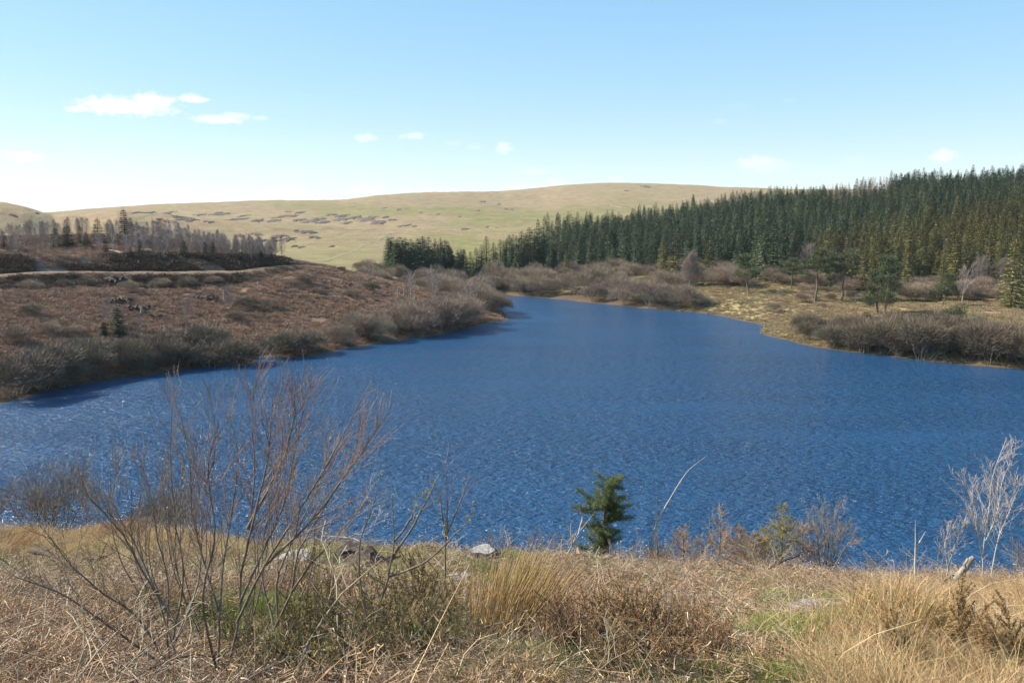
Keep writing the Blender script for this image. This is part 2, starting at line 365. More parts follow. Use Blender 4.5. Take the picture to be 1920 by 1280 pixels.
# heights are interpolated divided by distance so that near and far relief weigh alike
ZS = CP[:, 2] / np.hypot(CP[:, 0], CP[:, 1]) * 100
SOL = np.linalg.solve(A_, np.r_[ZS, 0, 0, 0])
TRX, TRY = [-300, -60, 0, 150, 300, 440, 550, 640], [140, 148, 150, 158, 165, 172, 184, 196]
def H_far(X, Y, sd=None, detail=True):
    X = np.asarray(X, float).ravel(); Y = np.asarray(Y, float).ravel()
    out = np.empty(len(X))
    for i in range(0, len(X), 40000):
        q = warp(X[i:i + 40000], Y[i:i + 40000])
        k = tps(((q[:, None] - WP[None]) ** 2).sum(-1)); out[i:i + 40000] = k @ SOL[:_n] + SOL[_n] + q @ SOL[_n + 1:]
    r = np.hypot(X, Y); z = out * r / 100
    if sd is None: sd = lake_sd(X, Y)
    land = np.maximum(z, .02) * sstep(0, 9, sd) + .16 * np.clip(sd, 0, 3)
    pxx = 960 + X / np.maximum(Y, 1) * F     # the forest track: a bench cut into the left bank
    tt = Y - np.interp(pxx, TRX, TRY)
    nearhill = np.interp(pxx, [-300, 0, 55, 110, 160, 230], [7, 11, 16, 27, 22, 8]) * sstep(290, 400, r) * sstep(760, 620, r)
    farhill = np.interp(pxx, [0, 110, 200, 300, 400, 520, 640, 700, 780, 860, 940, 1010, 1060, 1120, 1200, 1400, 1700], [14, 12, 8, 3.5, 2.5, 1.5, 4, 1, 1.5, 4.5, 9.5, 9, 6, 4, 4, 3.5, 0]) * sstep(620, 900, r)
    land = land - (nearhill + farhill) * r / F
    land = land + np.interp(tt, [-14, -6, -1.7, 1.7, 5, 14], [0, -1.2, .2, -.3, 1.5, 0]) * sstep(560, 470, pxx) * (Y < 260)
    if detail:
        amp = np.clip(sd / 8, 0, 1) * (.3 + .9 * sstep(250, 600, r))
        land = land + amp * (fbm(X / 7, Y / 7, 5, 4) - .5) * 1.3 + amp * (fbm(X / 60, Y / 60, 9, 3) - .5) * 2.5 * sstep(300, 700, r)
    return np.where(sd > 0, land, np.maximum(sd * .12, -2.5))

# near bank: one slope from the viewpoint down to a lip and on to the water
PK = np.array([(-60,22.5),(-20,19.6),(0,18.35),(2.5,17.9),(4.5,17.3),(6.5,16.5),(9,15.45),(14,13.6),(21,10.85),(25,9.25),(30,6.6),(42,-.3),(50,-3)])
def H_near(X, Y, detail=True):
    X = np.asarray(X, float); Y = np.asarray(Y, float)
    z = np.interp(Y, PK[:, 0], PK[:, 1])
    z = z + (-.058 * np.clip(X, -22, 22)) * np.clip(Y / 21, 0, 1) * (1 - sstep(30, 42, Y))
    if detail:
        a = 1 - .8 * sstep(32, 44, Y)
        z = z + a * ((fbm(X / 2.6, Y / 2.6, 21, 4) - .5) * .75 + (fbm(X / .9, Y / .9, 31, 3) - .5) * .46) * sstep(.5, 4, np.hypot(X, Y))
    return z
def ground(x, y):
    if y < 46 and abs(x) < 60: return float(H_near(np.array([x]), np.array([y]))[0])
    return float(H_far(np.array([x]), np.array([y]))[0])
def place(px, D):
    """ground point seen in column px at distance D"""
    z = 5.0; p = R(PITCH)
    for _ in range(4):
        dep = D * math.cos(p) - (z - CAMZ) * math.sin(p); x = (px - 960) / F * dep; z = ground(x, D)
    return np.array([x, D, z])
def hit(px, py, d0=3.0, d1=1600.0, n=900):
    """where the view through a pixel first meets the ground"""
    d = ray(px, py); D = np.geomspace(d0, d1, n); X = d[0] / d[1] * D; Z = CAMZ + d[2] / d[1] * D
    nr = D < 45
    H = np.where(nr, H_near(X, D), H_far(X, D)); H = np.where(nr, H, np.maximum(H, -.0))
    i = np.argmax(H > Z) if (H > Z).any() else n - 1
    return np.array([X[i], D[i], H[i]])

def far_colour(X, Y, Z, sd):
    """what grows where: bracken on the left bank, pasture on the hills, pale tussock on the right bank"""
    n = len(X); r = np.hypot(X, Y); u = X / np.maximum(Y, 1); px = 960 + u * F / 1.0
    pasture = np.array([.235, .195, .082]); tan = np.array([.285, .208, .112]); green = np.array([.18, .175, .058]); brk = np.array([.215, .135, .092]); dark = np.array([.055, .038, .028])
    pale = np.array([.33, .255, .135]); floor = np.array([.07, .05, .03]); rust = np.array([.205, .12, .07]); grey = np.array([.19, .15, .12])
    f1 = fbm(X / 90, Y / 160, 40, 4)[:, None]; f2 = fbm(X / 25, Y / 30, 44, 4)[:, None]; f3 = fbm(X / 8, Y / 8, 48, 3)[:, None]
    col = pasture + (tan - pasture) * sstep(.42, .62, f1) + (green - pasture) * sstep(.5, .7, f2) * .6
    hi = sstep(35, 85, Z)[:, None]; col = col + (tan * 1.05 - col) * hi * .85
    low = (sstep(520, 330, Y) * sstep(-300, -60, X))[:, None]; col = col + (green * 1.1 - col) * low * .4
    lh = (sstep(-130, -190, X) * sstep(300, 330, Y) * sstep(560, 480, Y))[:, None]; col = col + (np.array([.31, .215, .12]) - col) * lh * .8
    # left bank
    lb = (sstep(250, 232, Y) * (X < 6))[:, None]
    c = brk + (rust - brk) * sstep(.5, .68, f3) + (grey - brk) * sstep(.5, .7, fbm(X / 16, Y / 16, 52, 3))[:, None]
    c = c + (pale * .8 - c) * (sstep(.6, .72, fbm(X / 5, Y / 5, 58, 3)) * .3)[:, None]
    col = col * (1 - lb) + c * lb
    # right bank and forest floor
    rb = ((X > 15) & (Y < 250)).astype(float)[:, None]
    c = pale + (rust * 1.1 - pale) * sstep(.55, .7, f3) * .3 + (green * 1.15 - pale) * sstep(.56, .66, fbm(X / 22, Y / 10, 63, 3))[:, None] * .4
    col = col * (1 - rb) + c * rb
    return col, px

def build_far():
    us = np.linspace(-1.02, 1.05, 760)
    rr = np.concatenate([np.geomspace(46, 110, 90)[:-1], np.geomspace(110, 260, 330)[:-1], np.geomspace(260, 520, 150)[:-1], np.geomspace(520, 2600, 190)])
    U, RR = np.meshgrid(us, rr); X = (U * RR).ravel(); Y = RR.ravel()
    sd = lake_sd(X, Y); Z = H_far(X, Y, sd)
    col, px = far_colour(X, Y, Z, sd)
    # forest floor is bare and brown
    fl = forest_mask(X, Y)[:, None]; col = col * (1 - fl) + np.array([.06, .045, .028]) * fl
    mud = (sstep(2.2, .6, sd) + (px < 1330) * (X > -12) * sstep(9, 6, sd)).clip(0, 1)[:, None]; col = col * (1 - mud) + np.array([.13, .095, .06]) * mud
    nu = len(us); nr = len(rr)
    i = (np.arange(nr - 1)[:, None] * nu + np.arange(nu - 1)[None]).ravel()
    Q = np.stack([i, i + 1, i + nu + 1, i + nu], -1)
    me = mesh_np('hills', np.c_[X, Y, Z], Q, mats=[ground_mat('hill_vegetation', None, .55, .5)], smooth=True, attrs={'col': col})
    tag(link('hills', me), kind='structure')
    # plain ground reaching out to the horizon beyond the modelled valley
    V = [(-2850, -390, -6), (2850, -390, -6), (2850, 2700, -6), (-2850, 2700, -6)]
    me = mesh_np('terrain', np.array(V), [[0, 1, 2, 3]], mats=[M['scrub_grass']], v=np.full(4, .3))
    tag(link('terrain', me), kind='structure')

def fore_base(px):   # distance of the forest's lower edge per column
    return np.interp(px, [990, 1010, 1200, 1400, 1500, 1600, 1700, 1900, 2100, 2700], [285, 282, 260, 234, 226, 215, 208, 191, 183, 178])
def fore_top(px):
    return np.interp(px, [1000, 1010, 1100, 1200, 1300, 1400, 1500, 1600, 1700, 1800, 1920, 2100, 2700], [330, 350, 435, 465, 495, 520, 520, 520, 500, 490, 480, 470, 450])
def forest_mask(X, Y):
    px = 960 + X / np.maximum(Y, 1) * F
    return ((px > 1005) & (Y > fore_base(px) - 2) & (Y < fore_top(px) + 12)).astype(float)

def near_cols(X, Y):
    """mask values: green, straw, bracken by place"""
    g = sstep(.57, .70, fbm(X / 2.4, Y / 2.4, 71, 4))
    u = X / np.maximum(Y, .5); 
    bd = .405 + .010 * (Y - 4)
    s = sstep(-.05, .06, u - bd + (fbm(X / 1.2, Y / 1.2, 75, 3) - .5) * .3) * sstep(16.5, 13.5, Y) * (.55 + .45 * sstep(.35, .5, fbm(X / .9, Y / .9, 78, 2)))      # straw grass on the right
    lf = sstep(-.32, -.5, u + (fbm(X / 2, Y / 2, 79, 3) - .5) * .2) * sstep(14, 17, Y)          # straw band left, by the lip
    s = np.maximum(s, lf)
    gp = np.exp(-(((X - 3.0) / .9) ** 2 + ((Y - 7.8) / 1.3) ** 2)) * 1.4 + np.exp(-(((X - 1.9) / .7) ** 2 + ((Y - 5.9) / .9) ** 2)) * .8 + .7 * sstep(.5, .62, fbm(X / 3, Y / 2, 85, 3)) * sstep(13, 17, Y)
    s = s * (1 - np.clip(gp, 0, 1)); g = np.clip(np.maximum(g, gp), 0, 1) * (1 - .75 * s)
    turf = sstep(9.5, 12.5, Y + (fbm(X, Y, 105, 2) - .5) * 3) * sstep(.12, .0, u) * (.65 + .5 * fbm(X / 1.5, Y / 1.5, 107, 3)).clip(0, 1)
    g = np.maximum(g, .42 * turf * (1 - s)); b = np.clip(1 - g - s, 0, 1) * (1 - .8 * turf)
    return g, s, b

def build_near():
    ys = np.concatenate([np.linspace(-60, 0, 30)[:-1], np.linspace(0, 12, 170)[:-1], np.linspace(12, 30, 170)[:-1], np.linspace(30, 56, 60)])
    xs = np.concatenate([-np.geomspace(130, 18, 60), np.linspace(-18, 18, 420)[1:-1], np.geomspace(18, 130, 60)])
    XX, YY = np.meshgrid(xs, ys); X = XX.ravel(); Y = YY.ravel(); Z = H_near(X, Y)
    g, s, b = near_cols(X, Y)
    col = np.array([.12, .15, .035]) * g[:, None] + np.array([.24, .17, .085]) * s[:, None] + np.array([.12, .075, .048]) * b[:, None]
    nu = len(xs); nr = len(ys)
    i = (np.arange(nr - 1)[:, None] * nu + np.arange(nu - 1)[None]).ravel()
    me = mesh_np('ground', np.c_[X, Y, Z], np.stack([i, i + 1, i + nu + 1, i + nu], -1), mats=[ground_mat('near_soil', None, 9, .03)], smooth=True, attrs={'col': col})
    tag(link('ground', me), kind='structure')

def build_water():
    m, t = new_mat('lake_water')
    g = nd(t, 'ShaderNodeNewGeometry')
    def wave(scale, rot, strch, det, dist=0):
        mp = nd(t, 'ShaderNodeMapping'); mp.inputs['Rotation'].default_value = (0, 0, R(rot)); mp.inputs['Scale'].default_value = (scale, scale * strch, scale)
        t.links.new(g.outputs['Position'], mp.inputs[0])
        n = nd(t, 'ShaderNodeTexNoise'); n.inputs['Scale'].default_value = 1; n.inputs['Detail'].default_value = det; n.inputs['Roughness'].default_value = .55
        n.inputs['Distortion'].default_value = dist
        t.links.new(mp.outputs[0], n.inputs['Vector']); return n.outputs[0]
    h = mth(t, 'ADD', mth(t, 'MULTIPLY', wave(.8, 14, 2.2, 3, .3), 1.0), mth(t, 'MULTIPLY', wave(2.6, -8, 2.0, 3), .40))
    gust = mth(t, 'MULTIPLY_ADD', wave(.03, 20, 3.2, 4), 1.4, .15)
    st = mth(t, 'MAXIMUM', mth(t, 'MINIMUM', gust, 1.0), .55)
    a = nd(t, 'ShaderNodeAttribute', attribute_name='calm')
    h = mth(t, 'MULTIPLY', h, mth(t, 'MULTIPLY', st, mth(t, 'SUBTRACT', 1.0, a.outputs['Fac'])))
    bp = nd(t, 'ShaderNodeBump'); bp.inputs['Strength'].default_value = 1.0; bp.inputs['Distance'].default_value = WAVE
    t.links.new(h, bp.inputs['Height'])
    b = nd(t, 'ShaderNodeBsdfPrincipled'); b.inputs['Base Color'].default_value = (.022, .082, .178, 1); b.inputs['Roughness'].default_value = .15
    b.inputs['IOR'].default_value = 1.33; t.links.new(bp.outputs[0], b.inputs['Normal'])
    o = nd(t, 'ShaderNodeOutputMaterial'); t.links.new(b.outputs[0], o.inputs[0])
    xs = np.linspace(-170, 175, 240); ys = np.linspace(38, 300, 220)
    XX, YY = np.meshgrid(xs, ys); X = XX.ravel(); Y = YY.ravel(); sd = -lake_sd(X, Y)
    nearb = Y < 60
    calm = np.where(nearb, 0, .45 * sstep(22, 2, sd))
    nu = len(xs); i = (np.arange(len(ys) - 1)[:, None] * nu + np.arange(nu - 1)[None]).ravel()
    me = mesh_np('water', np.c_[X, Y, np.zeros(len(X))], np.stack([i, i + 1, i + nu + 1, i + nu], -1), mats=[m], smooth=True, attrs={'calm': calm})
    tag(link('water', me), kind='structure')
WAVE = 1.1
build_far(); build_near(); build_water()

# ------------------------------------------------------------------ prototypes
PROTO = bpy.data.collections.new('prototypes')     # never linked: only a source of instances for the ground cover
def pcol(name, meshes):
    c = bpy.data.collections.new(name)
    for k, me in enumerate(meshes): c.objects.link(bpy.data.objects.new('%s_%02d' % (name, k), me))
    return c

def conifer(seed, h=15., rmax=2.3, mat='spruce', dens=1.0, crown0=.06, spr=1.0, width=.2, bare=False):
    rng = np.random.default_rng(seed); g = Geo()
    nw = int(h / .5 * dens); hs = crown0 * h + (h * (1 - crown0)) * (np.arange(nw) / nw) ** .95
    B = []; D = []; L_ = []
    for z in hs:
        f = (z - crown0 * h) / (h * (1 - crown0)); k = int(rng.integers(6, 10))
        a0 = rng.random() * 6.28
        for j in range(k):
            a = a0 + j * 6.28 / k + rng.normal() * .2
            L = rmax * ((1 - f) ** .75) * rng.uniform(.65, 1.12) * (1 - .35 * math.exp(-f * 9)) + .12
            dz = .35 * f + .05 - .30 * (1 - f) + rng.normal() * .08
            B.append((0, 0, z)); D.append((math.cos(a), math.sin(a), dz)); L_.append(L)
    B = np.array(B, float); D = unit(np.array(D)); L_ = np.array(L_)
    ns = 7
    t = np.linspace(.18, 1, ns)
    P = B[:, None] + D[:, None] * (L_[:, None] * t)[..., None]; P[..., 2] -= .10 * L_[:, None] * t ** 2 * 1.2
    S = unit(np.cross(D, np.array([0, 0, 1.])))
    for sgn in (-1, 1):
        dd = unit(D[:, None] * .75 + S[:, None] * sgn * .8 + rng.normal(size=P.shape) * .22 + np.array([0, 0, -.18]))
        ln = (.42 * L_[:, None] * (1.15 - t) + .22) * rng.uniform(.7, 1.2, size=(len(B), ns)) * spr
        g.ribbons(P.reshape(-1, 3), dd.reshape(-1, 3), ln.ravel(), width * (.02 / width if bare else 1) * rng.uniform(.7, 1.3, ln.size), rng=rng, side=np.tile(np.array([0, 0, 1.]), (ln.size, 1)) + rng.normal(size=(ln.size, 3)) * .5, taper=.1)
    g.ribbons(B, D, L_, .05 if bare else width * 1.1, bend=np.c_[np.zeros((len(B), 2)), -.1 * L_], segs=2, rng=rng, side=np.tile(np.array([0, 0, 1.]), (len(B), 1)) + rng.normal(size=B.shape) * .4)
    g.ribbons(np.array([[0, 0, h * .95]] * 2), np.array([[0, 0, 1.]] * 2), h * .06 + .3, .12, rng=rng)
    cr = g.mesh('crown', [M[mat]])
    g = Geo(); g.tube([(0, 0, -.6), (0, 0, h * .3), (0, 0, h * .7), (0, 0, h * .97)], [h * .015, h * .012, h * .006, .02], 6)
    return cr, g.mesh('trunk', [M['bark']], True)

def clump(g, rng, c, r, n, width=.06, flat=.5, ln=.35):
    d = unit(rng.normal(size=(n, 3))); rad = rng.random(n) ** .45
    P = c + d * rad[:, None] * r * np.array([1, 1, flat])
    dd = unit(d * .8 + np.array([0, 0, .55]) + rng.normal(size=(n, 3)) * .45)
    g.ribbons(P, dd, rng.uniform(.6, 1.2, n) * ln, width, rng=rng, taper=.2)

def pine(seed, h=10., lean=.12, spread=.32, flat=.42, base=.35, n=16, dens=170, cl=(.8, 1.5)):
    rng = np.random.default_rng(seed); g = Geo(); tr = Geo()
    k = 9; zs = np.linspace(0, h * .93, k); off = np.cumsum(rng.normal(size=(k, 2)) * h * .018, 0) + np.outer(zs, [lean * math.cos(seed), lean * math.sin(seed * 1.7)])
    off[0] = 0
    tp = np.c_[off, zs]; tp[0, 2] = -.5
    tr.tube(tp, np.linspace(h * .022, h * .006, k), 7)
    for j in range(n):
        f = base + (1 - base) * (j + rng.random() * .7) / n; z = f * h * .93; i = min(int(f * (k - 1)), k - 2); q = tp[i] + (tp[i + 1] - tp[i]) * (f * (k - 1) - i)
        a = j * 2.4 + rng.normal() * .4; L = h * spread * (1.05 - .75 * ((f - base) / (1 - base)) ** 1.3) * rng.uniform(.55, 1.1)
        d = unit(np.array([math.cos(a), math.sin(a), .28 + rng.normal() * .15]))
        pts = [q, q + d * L * .5 + (0, 0, -.02 * L), q + d * L + (0, 0, .1 * L)]
        tr.tube(pts, [h * .007, h * .005, .02], 4)
        m = max(2, int(L / .9))
        for e in range(m):
            c = q + d * L * (.45 + .6 * (e + .5) / m) + rng.normal(size=3) * [.35, .35, .15]
            clump(g, rng, c, rng.uniform(*cl) * h / 11, int(dens), width=.07, flat=flat, ln=.42)
    clump(g, rng, tp[-1], 1.1 * h / 11, dens, width=.07, flat=.6)
    return g.mesh('crown', [M['pine']]), tr.mesh('trunk', [M['bark']], True)

def willow(seed, h=6., r=3.6, n=3200, mat='willow', stems=9, tw=.023, tl=.8):
    """a bare multi-stemmed willow: stems and a dense dome of fine twigs"""
    rng = np.random.default_rng(seed); g = Geo(); tr = Geo(); tips = []
    for j in range(stems):
        a = j * 6.28 / stems + rng.normal() * .3; o = rng.uniform(.15, .75)
        grow(tr, rng, (rng.normal() * .3, rng.normal() * .3, -.3), (math.cos(a) * o, math.sin(a) * o, 1), h * rng.uniform(.5, .72), .04, 2, ratio=.5, kids=(3, 4), ang=(20, 50), up=.3, wob=.12, sides=(4, 3, 3), minr=.012)
    # lobed dome of twigs
    lobes = [(math.cos(q * 1.9) * r * rng.uniform(.3, .6), math.sin(q * 1.9) * r * rng.uniform(.3, .6), h * rng.uniform(.25, .55), rng.uniform(.36, .58)) for q in range(8)] + [(0, 0, h * .5, .72)]
    per = n // len(lobes)
    for (x, y, z, s) in lobes:
        d = unit(rng.normal(size=(per, 3))); d[:, 2] = np.where(d[:, 2] < -.3, -d[:, 2], d[:, 2])
        rad = rng.random(per) ** .33
        P = np.array([x, y, z]) + d * rad[:, None] * np.array([r * s, r * s, h * .42 * s * 1.1])
        P[:, 2] = np.clip(P[:, 2], .1, None)
        dd = unit(d * .95 + np.array([0, 0, .38]) + rng.normal(size=(per, 3)) * .38 + np.c_[P[:, :2] / r * .35, np.zeros(per)])
        g.ribbons(P, dd, rng.uniform(.5, 1.15, per) * tl, tw * rng.uniform(.7, 1.3, per), bend=rng.normal(size=(per, 3)) * .08, segs=1, rng=rng, taper=.35)
    return g.mesh('crown', [M[mat]]), tr.mesh('stem', [M['grey_bark']])

def birch(seed, h=6., n=950, white=True, wd=.20, tw=.018):
    rng = np.random.default_rng(seed); g = Geo(); tr = Geo()
    grow(tr, rng, (0, 0, -.3), (rng.normal() * .07, rng.normal() * .07, 1), h, h * .0115, 2, ratio=.42, kids=(9, 12), ang=(25, 45), up=.18, wob=.05, sides=(5, 3, 3), minr=.01, start=.22, rend=.15)
    z = rng.random(n) ** .8; rad = wd * h * np.sqrt(np.clip(1.02 - z, 0, 1)) * np.clip(z * 3 + .3, 0, 1) * np.sqrt(rng.random(n)) * rng.uniform(.6, 1.2, n); a = rng.random(n) * 6.28
    P = np.c_[np.cos(a) * rad, np.sin(a) * rad, h * (.2 + .75 * z)]
    dd = unit(np.c_[P[:, :2] / (wd * h) * .5, np.full(n, .9)] + rng.normal(size=(n, 3)) * .3)
    g.ribbons(P, dd, rng.uniform(.3, .8, n), tw, rng=rng, taper=.3)
    return g.mesh('crown', [M['birch_twig']]), tr.mesh('trunk', [M['birch_bark' if white else 'grey_bark']])

def thing(name, parts, loc, rz, s, label, cat, group=None, tilt=(0, 0)):
    """parts: [(name, mesh)]; an Empty at the base carries them"""
    e = bpy.data.objects.new(name, None); C.objects.link(e); e.empty_display_size = .3
    e.location = loc; e.rotation_euler = (tilt[0], tilt[1], rz); e.scale = (s, s, s) if np.isscalar(s) else s
    tag(e, label, cat, group)
    for pn, me in parts: link(pn, me, e)
    return e
rnd = random.Random(5)
ORD = ['first', 'second', 'third', 'fourth', 'fifth', 'sixth', 'seventh', 'eighth', 'ninth', 'tenth', 'eleventh', 'twelfth', 'thirteenth', 'fourteenth', 'fifteenth', 'sixteenth', 'seventeenth', 'eighteenth', 'nineteenth', 'twentieth', 'twenty-first', 'twenty-second', 'twenty-third', 'twenty-fourth', 'twenty-fifth', 'twenty-sixth', 'twenty-seventh', 'twenty-eighth', 'twenty-ninth', 'thirtieth']

CON = [conifer(10 + i, h=14 + 1.5 * (i % 3), rmax=3.1 + .4 * (i % 2), mat='spruce', dens=.8) for i in range(4)]
CONO = [conifer(20 + i, h=13 + 1.5 * (i % 3), rmax=3.0 + .4 * (i % 2), mat='spruce_olive', dens=.8) for i in range(4)]
LAR = [conifer(30 + i, h=12, rmax=1.6, mat='larch', dens=.7, bare=False, width=.06) for i in range(2)]
PTS = [[(('crown'), a), ('trunk', b)] for a, b in CON + CONO]

def scatter(name, P, rot, scl, idx, coll, mat_dummy=None, kind='stuff', label=None, cat=None):
    me = bpy.data.meshes.new(name); P = np.asarray(P, np.float32)
    me.vertices.add(len(P)); me.vertices.foreach_set('co', P.ravel())
    for nm, arr in (('rot', rot), ('scl', scl)):
        a = me.attributes.new(nm, 'FLOAT_VECTOR', 'POINT'); a.data.foreach_set('vector', np.asarray(arr, np.float32).ravel())
    a = me.attributes.new('idx', 'INT', 'POINT'); a.data.foreach_set('value', np.asarray(idx, np.int32))
    o = bpy.data.objects.new(name, me); C.objects.link(o)
    g = bpy.data.node_groups.new('scatter_' + name, 'GeometryNodeTree')
    g.interface.new_socket('Geometry', in_out='INPUT', socket_type='NodeSocketGeometry'); g.interface.new_socket('Geometry', in_out='OUTPUT', socket_type='NodeSocketGeometry')
    i = g.nodes.new('NodeGroupInput'); out = g.nodes.new('NodeGroupOutput'); ci = g.nodes.new('GeometryNodeCollectionInfo')
    ci.inputs[0].default_value = coll; ci.inputs[1].default_value = True; ci.inputs[2].default_value = True
    ip = g.nodes.new('GeometryNodeInstanceOnPoints'); ip.inputs['Pick Instance'].default_value = True
    def na(nm, tp):
        n = g.nodes.new('GeometryNodeInputNamedAttribute'); n.data_type = tp; n.inputs[0].default_value = nm; return n.outputs[0]
    g.links.new(i.outputs[0], ip.inputs[0]); g.links.new(ci.outputs[0], ip.inputs['Instance'])
    g.links.new(na('idx', 'INT'), ip.inputs['Instance Index']); g.links.new(na('rot', 'FLOAT_VECTOR'), ip.inputs['Rotation']); g.links.new(na('scl', 'FLOAT_VECTOR'), ip.inputs['Scale'])
    g.links.new(ip.outputs[0], out.inputs[0])
    md = o.modifiers.new('scatter', 'NODES'); md.node_group = g
    tag(o, label, cat, kind=kind); return o

# ------------------------------------------------------------------ plantation
def px_of(x, y, z):
    p = R(PITCH); dep = y * math.cos(p) - (z - CAMZ) * math.sin(p); up = y * math.sin(p) + (z - CAMZ) * math.cos(p)
    return 960 + F * x / dep, 640 - F * up / dep
def olive_line(px): return np.interp(px, [1380, 1500, 1560, 1700, 1920, 2600], [200, 238, 262, 305, 350, 350])
def build_forest():
    rg = np.random.default_rng(77); sp = 4.7
    gx, gy = np.meshgrid(np.arange(2, 420, sp), np.arange(185, 540, sp))
    X = gx.ravel() + rg.normal(size=gx.size) * 1.4; Y = gy.ravel() + rg.normal(size=gx.size) * 1.4
    px = 960 + X / Y * F
    ragged = (fbm(X / 9, Y / 9, 88, 2) - .5) * 14
    ok = (px > 1008) & (px < 2250) & (Y > fore_base(px) + ragged) & (Y < fore_top(px) + ragged * .6)
    X, Y, px = X[ok], Y[ok], px[ok]; Z = H_far(X, Y)
    o = np.argsort(Y - fore_base(px)); X, Y, Z, px = X[o], Y[o], Z[o], px[o]
    n = len(X); ol = Y < olive_line(px) + rg.normal(size=n) * 5
    # bare larch patch on the ridge
    la = (px > 1535) & (px < 1655) & (Y > 425) & (Y < 515)
    s = rg.uniform(.62, 1.06, n) * (1 - .1 * (fbm(X / 30, Y / 30, 90, 2)))
    s = np.where(la, s * 1.12, s)
    idx = np.where(la, 8 + rg.integers(0, 2, n), np.where(ol, 4 + rg.integers(0, 4, n), rg.integers(0, 4, n)))
    keep = (rg.random(n) > .06) & (fbm(X / 7, Y / 7, 93, 2) > .27); wv = rg.uniform(.75, 1.25, n)
    idx = np.where((rg.random(n) < .012) & ~la, 8, idx)
    inview = px < 1935
    k = 0; done = np.zeros(n, bool)
    for i in range(n):
        if k >= 225: break
        if not (inview[i] and keep[i]) or idx[i] >= 8: continue
        third = 'behind the far shore thicket' if px[i] < 1250 else ('behind the pines' if px[i] < 1650 else 'above the grassy bank')
        ccol = 'olive green' if idx[i] >= 4 else 'dark green'
        thing('spruce_tree', PTS[idx[i]], (X[i], Y[i], Z[i] - .2), rg.random() * 6.28, (s[i] * wv[i], s[i] * wv[i], s[i]),
              '%s spruce in the front rows, %s' % (ccol, third), 'tree', 'spruces in the front rows of the plantation, %s, %s' % (ccol, third))
        done[i] = True; k += 1
    r = keep & ~done
    m = r.sum(); cross = [a for a, b in CON + CONO + LAR]
    sx = s[r]; wx = sx * wv[r]
    scatter('spruce_plantation', np.c_[X[r], Y[r], Z[r] - .2], np.c_[rg.normal(size=m) * .02, rg.normal(size=m) * .02, rg.random(m) * 6.28], np.c_[wx, wx, sx], idx[r], pcol('plantation_crowns', cross),
            label='dense dark spruce plantation covering the right hillside behind its front rows', cat='forest')
build_forest()

# groups of single conifers left of the plantation
def put_conifer(px, D, h, label, group=None, ol=False, wide=1.0, k=None, name='spruce_tree', parts=None):
    if parts:
        p = place(px, D); s = h / 8.
        return thing(name, parts, p - (0, 0, .15), rnd.random() * 6.28, (s * wide, s * wide, s), label, 'tree', group)
    i = (k if k is not None else rnd.randrange(4)) + (4 if ol else 0)
    base = 14 + 1.5 * ((i % 4) % 3) if not ol else 13 + 1.5 * ((i % 4) % 3)
    p = place(px, D); s = h / (base * 1.02)
    return thing(name, PTS[i], p - (0, 0, .15), rnd.random() * 6.28, (s * wide, s * wide, s), label, 'tree', group)
g1 = 'spruces of the dark stand at the foot of the pasture'
for i in range(52):
    px = 729 + (i * 2.85) % 142 + rnd.uniform(-2, 2); D = 268 + rnd.uniform(0, 22)
    put_conifer(px, D, rnd.uniform(9.0, 13.5) * (1 - .25 * (px > 845)), 'dark spruce in the dense stand at the foot of the pasture hill', g1, wide=1.5)
g2 = 'loose spruces between the dark stand and the plantation'
for i, (px, D, h) in enumerate([(875,272,7),(887,270,5.5),(898,275,7.5),(912,290,13),(925,292,10.5),(938,295,11),(950,292,11.5),(962,290,13),(975,292,11.5),(985,296,12.5),(995,294,13.5),(1003,292,12),
                                (918,262,8),(935,262,7),(905,258,6),(955,300,12),(990,280,9),(970,280,9),(928,284,8),(945,282,9),(958,285,10),(980,286,9.5),(1000,285,10),(988,290,10.5),(968,297,12),(945,298,10.5),(882,285,8),(893,288,9),(903,290,9.5),(870,286,8.5),(1008,288,13),(1002,296,14),(992,300,14.5),(978,302,13)]):
    put_conifer(px, D, h, 'dark spruce in the loose group between the dark stand and the plantation', g2, wide=1.5)
for px, D, h, lab, ol in [(1028,256,10,'broad dark spruce standing forward among bare willows at the plantation corner',0),(1105,258,9.5,'bright olive narrow spruce rising from the grey thicket',1),(1062,262,10,'olive spruce behind the thicket, right of the broad dark spruce',1),
                      (1265,236,15,'tall feathery spruce at the edge, left of the bare violet birches',1),(1243,240,13.5,'slightly shorter feathery spruce beside the tallest edge spruce',1),(1330,232,13,'pointed olive spruce above the willows left of the clearing',1),
                      (1448,226,18,'tallest dark spruce behind the clearing pines',0),(1432,226,16,'dark spruce left of the tallest spruce behind the clearing',0),(1470,222,15,'dark spruce right of the tallest spruce behind the clearing',0),
                      (1765,186,9.5,'olive young spruce standing alone at the right edge of the grass',1),(1895,172,15,'tall spruce at the right edge of the picture on the clearing',1),(1912,176,12,'shorter spruce right behind the tall one at the picture edge',1),
                      (1700,196,11,'olive spruce behind the big clearing pine',1),(1555,208,12,'dark slim spruce behind the leaning pines',0),(1618,205,12,'olive slim spruce left of the big clearing pine',1)]:
    put_conifer(px, D, h, lab, 'spruces standing forward of the plantation', bool(ol), wide=1.1)

